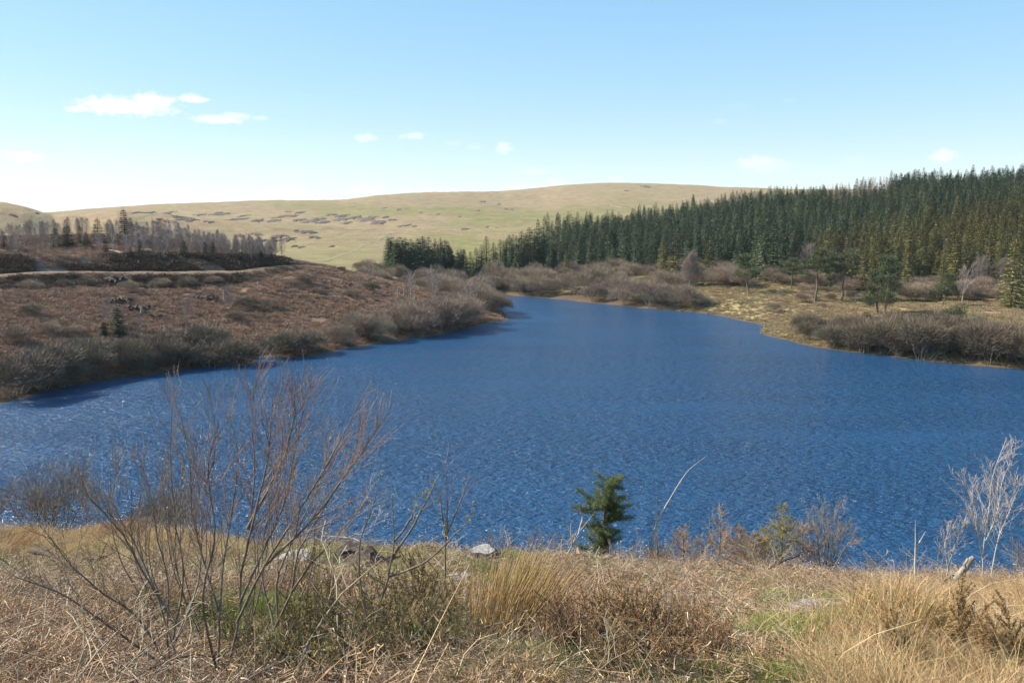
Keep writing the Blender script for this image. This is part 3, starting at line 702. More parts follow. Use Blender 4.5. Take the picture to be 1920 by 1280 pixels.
# Scots pines on the clearing
PI = [pine(41, 10, .05, .36), pine(42, 10, .10, .42, base=.45), pine(43, 10, .16, .40, base=.5, flat=.3), pine(44, 10, .02, .34, base=.2, n=18)]
for px, D, h, k, rz, lab in [(1405,205,10.5,0,0,'broad dark pine at the left end of the grassy clearing'),(1484,210,8.2,1,1,'flat-topped pine with layered crown in the middle of the clearing'),
                             (1528,188,12.5,2,2.2,'leaning pine with bent bare trunk, left of the pair'),(1578,190,12.2,2,.6,'leaning flat-crowned pine with bent trunk, right of the pair'),
                             (1657,165,12.8,3,.3,'big pine with full crown and low branches in front of the clearing'),(1766,176,7.5,0,3,'small pine with forked stem near the right thicket'),(1648,168,9.5,3,2.5,'slimmer pine close behind the big clearing pine')]:
    a, b = PI[k]; p = place(px, D); thing('pine_tree', [('crown', a), ('trunk', b)], p, rz, h / 10, lab, 'tree', 'pines on the grassy clearing')
jun = Geo(); rg = np.random.default_rng(9)
for c in [(-1.4, 0, 1), (0, .2, 1.5), (1.3, 0, 1.8), (.6, -.3, .8), (-2.2, .3, .7)]: clump(jun, rg, np.array(c), 1.15, 420, flat=.8)
jm = jun.mesh('foliage', [M['pine']]); st = Geo(); st.tube([(0, 0, -.3), (.1, 0, 1.2)], [.1, .05], 5); sm = st.mesh('stem', [M['bark']])
thing('pine_bush', [('foliage', jm), ('stem', sm)], place(1790, 160), 0, 1.0, 'low dark green pine bush above the right willow thicket', 'shrub')
thing('pine_bush', [('foliage', jm), ('stem', sm)], place(1628, 162), 2, .55, 'small low pine bush at the foot of the big pine', 'shrub')

# ------------------------------------------------------------------ bare willows along the shores
WIL = [willow(50 + i, h=6, r=3.7 + .4 * (i % 2), n=6800) for i in range(3)]
WILD = [willow(60 + i, h=4.5, r=2.9, n=6000, mat='willow_dark', tl=.65) for i in range(3)]
def put_willow(px, D, h, label, group, dark=False, w=1.0, name='willow_bush', pos=None):
    a, b = rnd.choice(WILD if dark else WIL); p = place(px, D) if pos is None else pos; s = h / (4.9 if dark else 6.6)
    return thing(name, [('crown', a), ('stem', b)], p - (0, 0, .1), rnd.random() * 6.28, (s * w, s * w, s), label, 'bush', group)
def sdist(px, py, off):      # distance row for something standing 'off' metres behind the shore pixel
    x, y = zp(px, py); return y + off
def shore_row(pts, offs, step, hfun, label, group, dark=False, w=1.0, jit=1.0, skip=None):
    xs = np.array([zp(*p) for p in pts]); seg = np.r_[0, np.cumsum(np.hypot(*np.diff(xs, axis=0).T))]
    k = 0
    for row, off in enumerate(offs):
        s = rnd.uniform(0, step)
        while s < seg[-1]:
            x = np.interp(s, seg, xs[:, 0]); y = np.interp(s, seg, xs[:, 1]); s += step * rnd.uniform(.75, 1.3)
            x += rnd.gauss(0, jit); y += off + rnd.gauss(0, jit * .6)
            if lake_sd([x], [y])[0] < .05: continue
            px, py = px_of(x, y, 0)
            if skip and skip(px): continue
            h = hfun(px) * rnd.uniform(.75, 1.15)
            put_willow(0, 0, h, label, group, dark, w, pos=np.array([x, y, ground(x, y)])); k += 1
    return k
n1 = shore_row([p for p in SHORE_L if p[0] < 400], [.2, 3.6, 7.5], 3.9, lambda p: np.interp(p, [0, 100, 250, 400], [7.4, 5.8, 4.9, 5.6]), 'low dark bare willow in the thicket lining the near part of the left shore', 'dark bare willows lining the near left shore', True, 1.15)
for px, D, h, lab in [(395,116,4.8,'round dark willow overhanging the water, left of the little inlet'),(440,117,5.2,'tall dense willow directly left of the little inlet'),(463,118,4.2,'small dark willow at the tip beside the inlet'),
                      (515,124,4.9,'wide willow right of the little inlet on the left shore'),(548,126,5.4,'tallest willow right of the inlet on the left shore'),(580,128,4.6,'willow behind the shore, right of the tallest inlet willow')]:
    put_willow(px, D, h, lab, 'dark bare willows by the little inlet', True, 1.25)
n2 = shore_row([p for p in SHORE_L if 598 < p[0] < 900 and p[1] > 600], [.3, 4.5, 10], 4.6, lambda p: np.interp(p, [600, 700, 800, 880], [4.8, 6.0, 7.6, 8.2]), 'bare grey-brown willow in the thicket along the far part of the left shore', 'bare willows along the far part of the left shore', False, .95)
g3 = 'bare willows on the tip of the left peninsula'
for i, (px, D, h) in enumerate([(935,182,6.3),(915,183,7),(900,186,7.5),(880,188,7.6),(925,190,6.6),(865,190,7.2),(845,192,7.2),(900,194,7.5),(825,192,6),(940,190,5),(880,198,7)]):
    put_willow(px, D, h, '%s bare willow from the tip of the left peninsula' % ORD[i] if i < 5 else 'bare willow on the wooded tip of the left peninsula', g3)
# far shore domes
n3 = shore_row([p for p in SHORE_R if p[0] < 1300] , [.6, 8, 16], 6.6, lambda p: np.interp(p, [960, 1100, 1300], [7.2, 9.3, 8.2]), 'rounded bare willow in the continuous thicket along the far shore', 'rounded willows along the far shore', False, 1.0)
for px, D, h, lab in [(1298,199,6.2,'single round bare willow at the left end of the grassy clearing shore'),(1255,212,5,'small round willow left of the single round one'),(1325,196,4.2,'low spreading willow right of the single round one'),(1450,177,3.2,'lone small bare bush on the pale grass by the shore'),
                      (1345,222,8,'bare bush on the slope at the left end of the clearing'),(1370,224,7,'bare bush directly left of the broad dark pine')]:
    put_willow(px, D, h, lab, 'separate bushes at the clearing')
# flat valley behind the peninsula
g4 = 'grey bare willows filling the valley floor behind the peninsula'
for i in range(75):
    px = rnd.uniform(600, 985); D = rnd.uniform(222, 268) if px > 690 else rnd.uniform(225, 262)
    x, y, z = place(px, D)
    if lake_sd([x], [y])[0] < .5: continue
    put_willow(px, D, rnd.uniform(4.6, 7) * np.interp(px, [600, 700, 985], [.75, .9, 1.1]), 'grey bare willow in the thicket filling the valley floor behind the left peninsula', g4)
for px, h in [(690,6.5),(672,4.5),(712,5)]: put_willow(px, 275, h, 'bare bush at the pasture edge left of the dark stand', 'bushes at the pasture edge')
# behind the far shore row up to the plantation
g5 = 'bare bushes on the slope between far shore and plantation'
for i in range(62):
    px = rnd.uniform(905, 1400); D = rnd.uniform(0, 1) * 26 + np.interp(px, [905, 1200, 1400], [252, 236, 215])
    put_willow(px, D, rnd.uniform(4.5, 8), 'grey-violet bare bush on the slope between the far shore and the plantation', g5)
# big thicket on the right shore
n4 = shore_row([p for p in SHORE_R if p[0] >= 1545] + [(2050, 706), (2200, 722)], [.1, 3.6, 8, 12.5], 3.3, lambda p: np.interp(p, [1540, 1600, 1700, 1920], [5.0, 6.2, 6.9, 6.9]), 'bare olive-brown willow in the big thicket on the right shore', 'bare willows of the big right thicket', True, .95, skip=lambda q: q > 1990)
g6 = 'scattered bare bushes on the right clearing'
for i in range(34):
    px = rnd.uniform(1400, 1960); D = fore_base(px) - rnd.uniform(1, 15)
    put_willow(px, D, rnd.uniform(3, 6.2), 'x', 'bare scrub bushes along the forest edge', False)
for i in range(26):
    px = rnd.choice([rnd.uniform(1440, 1560), rnd.uniform(1480, 1620), rnd.uniform(1690, 1900)]); D = rnd.uniform(176, 205) if px < 1640 else rnd.uniform(184, 206)
    put_willow(px, D, rnd.uniform(1.8, 3.6) if px < 1640 else rnd.uniform(3.5, 6.5), 'bare reddish-grey bush scattered on the right clearing', g6)

# ------------------------------------------------------------------ birches
BIR = [birch(70 + i, h=6) for i in range(3)]; BID = [birch(75 + i, h=6, white=False, wd=.28) for i in range(3)]
def put_birch(px, D, h, label, group=None, dark=False, name='birch_tree'):
    a, b = rnd.choice(BID if dark else BIR); p = place(px, D)
    return thing(name, [('crown', a), ('trunk', b)], p, rnd.random() * 6.28, h / 6, label, 'tree', group, tilt=(rnd.gauss(0, .04), rnd.gauss(0, .04)))
g7 = 'young bare birches above the left track'
for i in range(260):
    px = rnd.choice([rnd.uniform(-10, 530), rnd.uniform(230, 520)]); D = rnd.uniform(157 + .045 * px, 200)
    put_birch(px, D, rnd.uniform(2.3, 4.9), 'slim bare young birch in the thin wood above the left bank track', g7, dark=rnd.random() < .6)
for px, D, h, lab in [(212,176,6.2,'pale-stemmed birch standing alone near the upper left bank'),(770,176,6.5,'whitish birch leaning over the shore willows'),(885,172,7.4,'white twin-stemmed birch near the peninsula tip'),(815,178,8,'pale birch above the shore willows near the tip'),
                      (200,128,4.5,'thin dark sapling left of the lone young spruce'),(262,124,4.2,'thin bare sapling right of the lone young spruce'),(350,134,5,'spindly grey birch on the bracken slope'),(430,146,5,'spindly birch right of the middle of the bracken slope')]:
    put_birch(px, D, h, lab, dark='pale' not in lab and 'whit' not in lab)
for i in range(14):
    px = rnd.choice([rnd.uniform(1790, 1890), rnd.uniform(1280, 1300), rnd.uniform(1500, 1560)])
    put_birch(px, 200 if px > 1600 else 226, rnd.uniform(7, 10), 'violet-brown bare birch at the plantation edge', 'bare birches at the plantation edge', dark=True)
p = place(1803, 183); thing('birch_tree', [('crown', BIR[0][0]), ('trunk', BIR[0][1])], p, 1, 1.35, 'white-stemmed birch with reddish crown beside the right thicket', 'tree')

# low grey scrub on the bracken slope
for i, (px, D, h) in enumerate([(575,170,3.2),(545,168,2.4),(462,150,3.6),(505,152,3.0),(440,142,2.6),(600,166,2.2),(60,126,2.6),(95,118,3.0),(30,112,3.0),(140,120,2.2),(320,116,2.4),(360,126,2.6),(410,132,2.2),(660,168,2.4),(700,176,3),(240,150,3),(120,148,2.6),(60,144,3),(170,152,2.6),(300,158,3),(350,160,3.2),(400,164,3.0),(640,190,1.8),(720,186,2.2),(20,98,3.2),(60,102,2.8)]):
    put_willow(px, D, h, 'x', 'low grey scrub bushes on the bracken slope', i % 2 == 0, 1.2)
# young conifers on the left bank
M['spruce_young'] = veg('young_spruce_needles', (.022, .036, .016), (.075, .095, .04), objvar=.2)
YS = [[('crown', a), ('trunk', b)] for a, b in (conifer(35 + q, h=8, rmax=1.7, mat='spruce_young', dens=1.1, crown0=.02, width=.17) for q in range(3))]
for px, D, h, w_, lab in [(105,184,4.3,1.9,'left dark bushy spruce of the trio on the upper left bank'),(128,186,5.0,1.8,'middle tallest bushy spruce of the trio on the upper left bank'),(151,190,4.2,1.5,'right small bushy spruce of the trio on the upper left bank'),
                      (235,196,7.6,1.15,'tallest pointed young spruce above the left track'),(185,192,5.6,1.5,'dark young spruce left of the tallest pointed one'),(248,194,5.2,1.2,'shorter pointed spruce right beside the tallest one'),(208,194,5.5,1.1,'pale young spruce between the trio and the tallest spruce'),
                      (163,186,3.6,1.3,'small dark spruce right below the trio'),(25,178,3.5,1.4,'small spruce at the left picture edge above the track'),(8,180,4,1.3,'leftmost young spruce above the track'),
                      (468,197,4.6,1.2,'dark young spruce at the end of the thin birch wood'),(262,180,3.6,1.4,'young spruce in the birch wood left of the middle'),(345,182,3.8,1.5,'dark young spruce in the middle of the birch wood'),(385,186,3.2,1.4,'young spruce in the birch wood, third from its right end'),
                      (400,186,3.4,1.2,'young spruce in the birch wood, second from its right end'),(490,190,2.8,1.6,'low dark spruce where the birch wood ends at the track'),(510,192,2.2,1.6,'lowest dark spruce at the outermost end of the birch wood'),(245,176,2.6,1.5,'small spruce behind the fallen white logs'),
                      (222,124,4.9,1.55,'lone young spruce on the bracken slope near the left shore'),(195,122,2.6,1.8,'low dark spruce beside the lone young spruce'),(736,147,3,1.6,'small green spruce among shore willows'),(198,180,2.6,1.5,'little spruce above the fallen white logs')]:
    put_conifer(px, D - (9 if D > 150 else 0), h * .98, lab, 'young spruces on the left bank', wide=w_ * 1.1, parts=YS[rnd.randrange(3)], name='young_spruce')

# ------------------------------------------------------------------ marks on the far hills
def strip(name, pts, width, mat, h=.05, v=.5):
    """a narrow worn line draped on the ground through world points"""
    P = np.array([(p[0], p[1]) for p in pts], float); out = []
    for a, b in zip(P[:-1], P[1:]):
        k = max(2, int(np.linalg.norm(b - a) / 1.2)); out += [a + (b - a) * i / k for i in range(k)]
    out.append(P[-1]); out = np.array(out); n = len(out)
    out += np.c_[(noise2(np.arange(n) / 9, np.zeros(n), 5) - .5) * 1.0, np.zeros(n)] * width * .6
    t = np.gradient(out, axis=0); t /= np.linalg.norm(t, axis=1, keepdims=True); s = np.c_[-t[:, 1], t[:, 0]]
    w_ = width * (.7 + .6 * noise2(np.arange(n) / 4, np.ones(n), 6))[:, None] / 2
    V = []
    for k in (-1, -.33, .33, 1):
        q = out + s * w_ * k; V.append(np.c_[q, H_far(q[:, 0], q[:, 1]) + (h if abs(k) < .9 else h * .2)])
    V = np.stack(V, 1).reshape(-1, 3)
    i = (np.arange(n - 1)[:, None] * 4 + np.arange(3)[None]).ravel()
    me = mesh_np(name, V, np.stack([i, i + 1, i + 5, i + 4], -1), mats=[mat], v=np.full(len(V), v), smooth=True)
    return tag(link(name, me), kind='structure')
track_soil = bark('track_soil', (.15, .105, .068), (.27, .195, .125), .8, 1)
strip('track', [place(px, D) for px, D in ((-60,148),(0,150),(80,154.3),(150,158),(230,161.7),(300,165),(370,168.5),(440,172),(500,178),(550,184))], 1.1, track_soil, .10)
worn = bark('worn_turf', (.17, .15, .06), (.26, .22, .10), .5, 1)
strip('footpath', [hit(px, py) for px, py in ((612,490),(650,476),(680,463),(705,452),(732,439))], 2.2, worn, .15)
strip('footpath', [hit(px, py) for px, py in ((732,439),(780,434),(830,433),(880,429),(935,428))], 2.6, bark('worn_brown_turf', (.26, .17, .10), (.36, .27, .16), .5, 1), .15)
strip('footpath', [hit(px, py) for px, py in ((255,412),(290,402),(330,394),(365,386))], 2.8, worn, .15)
strip('footpath', [hit(px, py) for px, py in ((1010,367),(1090,375),(1150,386),(1180,392))], 2.2, bark('pale_turf', (.30, .235, .13), (.36, .28, .165), .5, 1), .12)

def heather_patch(px, py, wpx, hpx, seed, label, grp):
    c = hit(px, py, 200); k = c[1] / F
    rx = wpx * k / 2; slope = .085
    c2 = hit(px, py + hpx / 2, 200); ry = max(2.0, min(26, abs(hit(px, py - hpx / 2, 200)[1] - c2[1]) / 2))
    rg = np.random.default_rng(seed); n = 26; m = 9
    V = []; th = np.arange(n) * 6.2832 / n
    rr = .28 + 1.15 * noise2(np.cos(th) * 3.4 + seed * 7, np.sin(th) * 3.4, seed) + rg.random(n) * .22
    for j in range(m):
        f = (j + 1) / m
        x = c[0] + np.cos(th) * rx * rr * f; y = c[1] + np.sin(th) * ry * rr * f
        z = H_far(x, y) + (.5 * math.sqrt(max(0, 1 - f ** 3))) * (.5 + rg.random(n)) * min(1, wpx / 14) - (.4 if j == m - 1 else 0)
        V.append(np.c_[x, y, z])
    V = np.concatenate([[[c[0], c[1], c[2] + .6]], np.concatenate(V)]); o = V[0].copy(); o[2] = c[2]
    Q = []; T = [[0, 1 + i, 1 + (i + 1) % n] for i in range(n)]
    for j in range(m - 1):
        for i in range(n):
            a = 1 + j * n; Q.append([a + i, a + n + i, a + n + (i + 1) % n, a + (i + 1) % n])
    me = mesh_np('heather_patch', V - o, Q, rg.random(len(V)), T=T, mats=[M['heather']])
    return tag(link('heather_patch', me, loc=o), label, 'heather', grp)
HP = [(335,408,22,6),(318,417,24,7),(350,412,30,9),(375,403,16,5),(400,403,18,4),(420,401,18,4),(390,417,14,4),(440,412,22,8),(457,405,14,4),(410,399,10,3),(300,413,12,4),(290,418,14,4),(258,427,26,5),(285,399,8,3),(310,401,10,4),
      (474,416,14,5),(488,414,8,4),(512,415,16,6),(528,407,16,5),(546,406,14,5),(560,413,16,5),(580,415,26,7),(600,411,20,6),(605,418,18,5),(620,403,16,4),(640,405,18,5),(637,413,22,6),(650,418,14,4),(665,408,20,5),(690,411,26,9),(712,416,24,6),(722,408,14,4),(735,413,14,4),(560,399,10,4),(540,398,12,3),
      (524,443,22,7),(537,449,22,8),(512,453,18,5),(570,435,20,6),(587,437,10,4),(590,446,20,4),(552,462,10,3),(565,464,8,3),(622,463,9,3),(555,433,8,3),(480,440,22,5),(450,443,12,6),(490,452,12,4),
      (720,391,8,3),(748,393,6,3),(788,399,7,3),(822,401,6,3),(862,406,5,3),(870,430,12,3),(905,378,9,3),(935,382,5,3),(948,393,8,3),(958,393,6,3),(897,395,6,3),(913,426,6,3),(1210,350,14,3),(1175,358,10,2),(775,425,9,3),(758,424,12,4),
      (70,400,7,3),(78,418,8,3),(25,405,12,3),(50,425,10,3)]
for i, (px, py, a, b) in enumerate(HP):
    big = a >= 20
    zone = 'on the pasture right of the thin birch wood' if 470 < px < 760 and py < 425 else ('on the lower pasture slope above the peninsula' if 430 < px < 760 else ('high on the pasture behind the birch wood' if px < 470 and px > 200 else ('on the rounded grass hill at the left' if px < 200 else 'far right on the open hill')))
    heather_patch(px, py, a * 1.3, b * .95, 300 + i, ('large' if big else 'small') + ' dark heather patch ' + zone, 'heather patches ' + zone + (', large' if big else ', small'))

# ------------------------------------------------------------------ ground cover (uncountable)
def clump_mesh(name, seed, n, r, h, mat, w_=.05, ln=.4, flat=True):
    rg = np.random.default_rng(seed); g = Geo()
    a = rg.random(n) * 6.28; q = r * np.sqrt(rg.random(n)); P = np.c_[np.cos(a) * q, np.sin(a) * q, rg.random(n) * h * .5 * (1 - (q / r) ** 2)]
    d = unit(np.c_[np.cos(a) * q / r * .7, np.sin(a) * q / r * .7, np.full(n, .8)] + rg.normal(size=(n, 3)) * .35)
    g.ribbons(P, d, rg.uniform(.5, 1.2, n) * ln, w_, rng=rg, bend=np.c_[rg.normal(size=(n, 2)) * .1, -np.full(n, .08)], taper=.3)
    return g.mesh(name, [M[mat]])
def cover(name, X, Y, Z, coll, ncoll, smin, smax, seed, label, cat, tilt=.15, flatten=1.0):
    rg = np.random.default_rng(seed); n = len(X); s = rg.uniform(smin, smax, n) if np.isscalar(smin) else smin * rg.uniform(.75, 1.25, n)
    scatter(name, np.c_[X, Y, Z], np.c_[rg.normal(size=n) * tilt, rg.normal(size=n) * tilt, rg.random(n) * 6.28], np.c_[s, s, s * flatten], rg.integers(0, ncoll, n), coll, label=label, cat=cat)
rg = np.random.default_rng(123)
sc_b = pcol('bracken_clump', [clump_mesh('bc', 400 + i, 210, .75, .55, 'scrub_brown', .038, .42) for i in range(3)])
sc_h = pcol('heather_clump', [clump_mesh('hc', 410 + i, 200, .9, .7, 'heather', .07, .5) for i in range(3)])
sc_t = pcol('tussock', [clump_mesh('tk', 420 + i, 110, .55, .3, 'scrub_grass', .05, .4) for i in range(3)])
# bracken on the left bank
n = 26000; px = rg.uniform(-30, 960, n); D = rg.uniform(84, 236, n); X = (px - 960) / F * D * 1.0; sd = lake_sd(X, D)
TR = np.interp(px, TRX, TRY)
ok = (sd > 1.2) & (D < np.interp(px, [-30, 500, 640, 860, 960], [212, 215, 214, 212, 200])) & (np.abs(D - TR) > 2.0) & (fbm(X / 6, D / 6, 130, 3) + .2 * rg.random(n) > .36)
X, D, px = X[ok], D[ok], px[ok]; cover('bracken', X, D, H_far(X, D), sc_b, 3, .6, 1.35, 1, 'rusty dead bracken and heath covering the left bank slope', 'bracken')
# dark heathery scrub on the cut above and below the track
n = 4200; px = rg.uniform(-30, 540, n); up = rg.random(n) < .5
TR = np.interp(px, TRX, TRY); D = np.where(up, TR + 1.6 + 5.5 * rg.random(n) ** 1.4, TR - 3.0 - 5 * rg.random(n) ** 1.3)
X = (px - 960) / F * D; ok = np.where(up, fbm(X / 7, D / 4, 139, 3) > .43, (fbm(X / 9, D / 5, 140, 3) > .50) & (px < 450)); X, D = X[ok], D[ok]
cover('heath', X, D, H_far(X, D), sc_h, 3, .7, 1.5, 2, 'dark heather scrub on the steep cut along the left track', 'heather')
# tussocks on the right clearing and lower shores
n = 17000; px = rg.uniform(1230, 2000, n); D = rg.uniform(110, 232, n); X = (px - 960) / F * D; sd = lake_sd(X, D)
ok = (sd > .6) & (fbm(X / 5, D / 5, 150, 3) > .30); X, D = X[ok], D[ok]
cover('tussock_grass', X, D, H_far(X, D), sc_t, 3, .5, 1.25, 3, 'pale tussocky grass on the right bank clearing', 'grass')
n = 2600; px = rg.uniform(1230, 2000, n); D = rg.uniform(140, 232, n); X = (px - 960) / F * D; sd = lake_sd(X, D)
ok = (sd > 1.6) & (fbm(X / 8, D / 8, 155, 3) + .2 * rg.random(n) > .66); X, D = X[ok], D[ok]
cover('bracken', X, D, H_far(X, D), sc_b, 3, .5, 1.1, 4, 'reddish bracken patches on the right bank clearing', 'bracken')

# ---- near bank
def blades(seed, n, r, ln, w_, mat, lean=.35, segs=3, bend=.5, dirx=.35, spread=.35):
    rg = np.random.default_rng(seed); g = Geo(); a = rg.random(n) * 6.28; q = r * np.sqrt(rg.random(n))
    P = np.c_[np.cos(a) * q, np.sin(a) * q, np.full(n, -.03)]
    d = unit(np.c_[rg.normal(size=(n, 2)) * spread, np.ones(n)]); L_ = rg.uniform(.55, 1.15, n) * ln
    b = np.c_[rg.normal(size=(n, 2)) * bend * .5, -np.abs(rg.normal(size=n)) * bend * .45] * L_[:, None]
    b[:, 0] += dirx * L_ * .5
    g.ribbons(P, d, L_, w_, bend=b, segs=segs, rng=rg, taper=.12)
    return g.mesh('blades', [M[mat]])
def litter(seed, n, r, mat='bracken'):
    rg = np.random.default_rng(seed); g = Geo(); P = np.c_[rg.uniform(-r, r, (n, 2)), rg.random(n) * .12]
    d = unit(np.c_[rg.normal(size=(n, 2)), rg.normal(size=n) * .22 + .08]); L_ = rg.uniform(.2, .75, n)
    g.ribbons(P, d, L_, rg.uniform(.004, .010, n), bend=np.c_[rg.normal(size=(n, 2)) * .16, -rg.random(n) * .2], segs=3, rng=rg, taper=.3)
    m = n * 5; k = rg.integers(0, n, m); t = rg.random(m)   # curled leaflets on the stalks
    Q = P[k] + d[k] * (L_[k] * t)[:, None]
    g.ribbons(Q, unit(rg.normal(size=(m, 3)) + [0, 0, -.2]), rg.uniform(.03, .09, m), .009, rng=rg, bend=rg.normal(size=(m, 3)) * .02, segs=2)
    return g.mesh('litter', [M[mat]])
N_ = 3
c_straw = pcol('straw_tuft', [blades(500 + i, 80, .12, .30, .005, 'straw', dirx=.7, bend=.7) for i in range(N_)])
c_short = pcol('short_tuft', [blades(510 + i, 110, .15, .15, .005, 'straw', spread=.7) for i in range(N_)])
c_green = pcol('green_tuft', [blades(520 + i, 120, .15, .13, .005, 'green', spread=.6) for i in range(N_)])
c_lit = pcol('bracken_litter', [litter(530 + i, 34, .35) for i in range(4)])
c_stk = pcol('bleached_litter', [litter(540 + i, 9, .45, 'litter') for i in range(3)])
def near_points(n, seed, ymax=33, ymin=3.3):
    rg = np.random.default_rng(seed); D = ymin + (ymax - ymin) * rg.random(n) ** 1.25; u = rg.uniform(-.76, .76, n); X = u * D
    return X, D
CLEAR = [(*place(px, D)[:2], r_) for px, D, r_ in ((1516,9.2,.42),(905,20.5,.6),(556,16.5,.6),(862,12,.3),(694,15.2,.6),(1098,19,.7),(489,12.2,.3),(655,19,.5),(1806,16.5,.5),(1800,4.75,.3),(1872,4.45,.26),(1925,4.6,.25),(1690,4.2,.2),(90,15,.5),(360,8.9,.3))]
def near_cover(name, n, seed, maskf, coll, nc, s0, label, cat, tilt=.2, flat=1.0, ymax=33):
    X, Y = near_points(n, seed, ymax); g, s, b = near_cols(X, Y); m = maskf(g, s, b, X, Y); rg2 = np.random.default_rng(seed + 1)
    ok = rg2.random(len(X)) < m
    for (cx, cy, cr) in CLEAR: ok &= ~(((X - cx) ** 2 + (np.where(Y < cy, (Y - cy) * .26, Y - cy)) ** 2) < cr * cr)
    X, Y = X[ok], Y[ok]
    sz = s0 * (1 + np.clip((Y - 8) / 30, 0, .45)) * (.7 + .6 * fbm(X / .8, Y / .8, seed, 2))
    cover(name, X, Y, H_near(X, Y), coll, nc, sz, None, seed + 2, label, cat, tilt, flat)
GZ = lambda X, Y: 1 - .8 * (Y < 6.4) * (X / Y > -.34) * (X / Y < .27)
near_cover('straw_grass', 26000, 600, lambda g, s, b, X, Y: s * .8 + .012, c_straw, N_, 1.0, 'long pale straw grass bent by the wind on the near bank', 'grass')
near_cover('dry_grass', 30000, 610, lambda g, s, b, X, Y: .26 + .2 * s + .4 * (1 - b - g - s).clip(0, 1), c_short, N_, .8, 'short dry tussocky grass on the near bank', 'grass')
near_cover('green_grass', 44000, 620, lambda g, s, b, X, Y: g ** 1.3 * .95 + .04, c_green, N_, .9, 'fresh green grass showing between the dead bracken', 'grass')
near_cover('bracken_litter', 27000, 630, lambda g, s, b, X, Y: (b * .75 * (.25 + .75 * sstep(.4, .52, fbm(X / 1.6, Y / 1.6, 95, 3))) + .03) * GZ(X, Y), c_lit, 4, .62, 'flattened dead bracken stalks littering the near bank', 'bracken')
def brash(seed, mat):
    rg = np.random.default_rng(seed); g = Geo()
    for k in range(2):
        a = rg.random() * 6.28; grow(g, rg, (rg.normal() * .15, rg.normal() * .15, .03), (math.cos(a), math.sin(a), rg.uniform(.0, .35)), rg.uniform(.5, 1.1), .009, 2, ratio=.5, kids=(3, 5), ang=(25, 60), up=-.08, wob=.16, sides=(5, 3, 3), minr=.0022)
    return g.mesh('brash', [M[mat]])
c_br = pcol('brash', [brash(560 + i, 'litter' if i % 3 == 2 else 'brash_brown') for i in range(6)])
near_cover('brash', 3600, 650, lambda g, s, b, X, Y: (b * sstep(.40, .55, fbm(X / 2.2, Y / 2.2, 99, 3)) + .05) * (1 - s) * GZ(X, Y), c_br, 6, .95, 'tangled brash of dead twigs left from felling on the near bank', 'brash', tilt=.1, flat=.7)
near_cover('stick_litter', 8000, 640, lambda g, s, b, X, Y: (b * .5 + .02) * GZ(X, Y), c_stk, 3, .75, 'bleached sticks strewn over the near bank', 'sticks', tilt=.06, flat=.5)

# ------------------------------------------------------------------ near things
def root_at(name, loc, label, cat, group=None):
    e = bpy.data.objects.new(name, None); C.objects.link(e); e.location = loc; e.empty_display_size = .2; return tag(e, label, cat, group)
def rel(pts, o): return [np.array(p) - o for p in pts]
def spline(pts, n=14):
    pts = np.array(pts, float); k = len(pts); t = np.linspace(0, k - 1, n)
    P = np.r_[[2 * pts[0] - pts[1]], pts, [2 * pts[-1] - pts[-2]]]; out = []
    for x in t:
        i = min(int(x), k - 2); f = x - i; a, b, c, d = P[i], P[i + 1], P[i + 2], P[i + 3]
        out.append(.5 * ((2 * b) + (c - a) * f + (2 * a - 5 * b + 4 * c - d) * f * f + (3 * b - a - 3 * c + d) * f ** 3))
    return np.array(out)
def buds(g, rng, pts, step, size, tint=None, taper=.3):
    pts = np.array(pts); seg = np.linalg.norm(np.diff(pts, axis=0), axis=1); tot = seg.sum(); n = max(1, int(tot / step)); cs = np.r_[0, np.cumsum(seg)]
    s = np.sort(rng.random(n) ** .7) * tot; P = np.stack([np.interp(s, cs, pts[:, k]) for k in range(3)], -1)
    d = unit(rng.normal(size=(n, 3)) + (pts[-1] - pts[0]) / tot * 1.2)
    for _ in range(2): g.ribbons(P, d, size * 1.6, size, rng=rng, taper=taper)
def shrub(label, base, stems, seed, shoots=9, r0=.012, sl=.5, name='bare_shrub', group=None, budmat='bud', bsize=.0055, bstep=.05, twmat='shrub_twig', stmat='shrub_bark', kids=(3, 5)):
    """stems: lists of (px, py, D); base (px, D)"""
    rng = np.random.default_rng(seed); o = place(*base); e = root_at(name, o, label, 'shrub', group); tw = Geo(); bd = Geo()
    for st_ in stems:
        pts = rel([at(*q) for q in st_], o); pts = spline(pts, 16); pts = pts + np.cumsum(rng.normal(size=pts.shape) * .003, 0)
        g = Geo(); L_ = np.linalg.norm(np.diff(pts, axis=0), axis=1).sum()
        rr = np.linspace(r0, .0022, len(pts)); g.tube(pts, rr, 6, float(rng.random())); link('stem', g.mesh('stem', [M[stmat]], True), e)
        buds(bd, rng, pts[8:], bstep, bsize)
        for j in range(shoots):
            t = rng.uniform(.22, .97); f = t * 15; i = min(int(f), 14); q = pts[i] + (pts[i + 1] - pts[i]) * (f - i); d = unit(pts[i + 1] - pts[i])
            a = R(rng.uniform(18, 42)); ax = unit(np.cross(d, rng.normal(size=3))); dd = unit(d * math.cos(a) + ax * math.sin(a) + np.array([0, 0, .15]))
            tips = []; Ls = sl * rng.uniform(.5, 1.25) * (1.15 - .6 * t)
            grow(tw, rng, q, dd, Ls, max(.0018, rr[i] * .38), 1, ratio=.5, kids=kids, ang=(15, 35), up=.3, wob=.06, tips=tips, sides=(4, 3, 3), minr=.0011, start=.3)
            for (tp, td, lv) in tips: buds(bd, rng, [tp - td * Ls * .35, tp], bstep, bsize * .9)
    link('crown', tw.mesh('crown', [M[twmat]]), e); link('bud_cluster', bd.mesh('bud', [M[budmat]]), e)
    return e
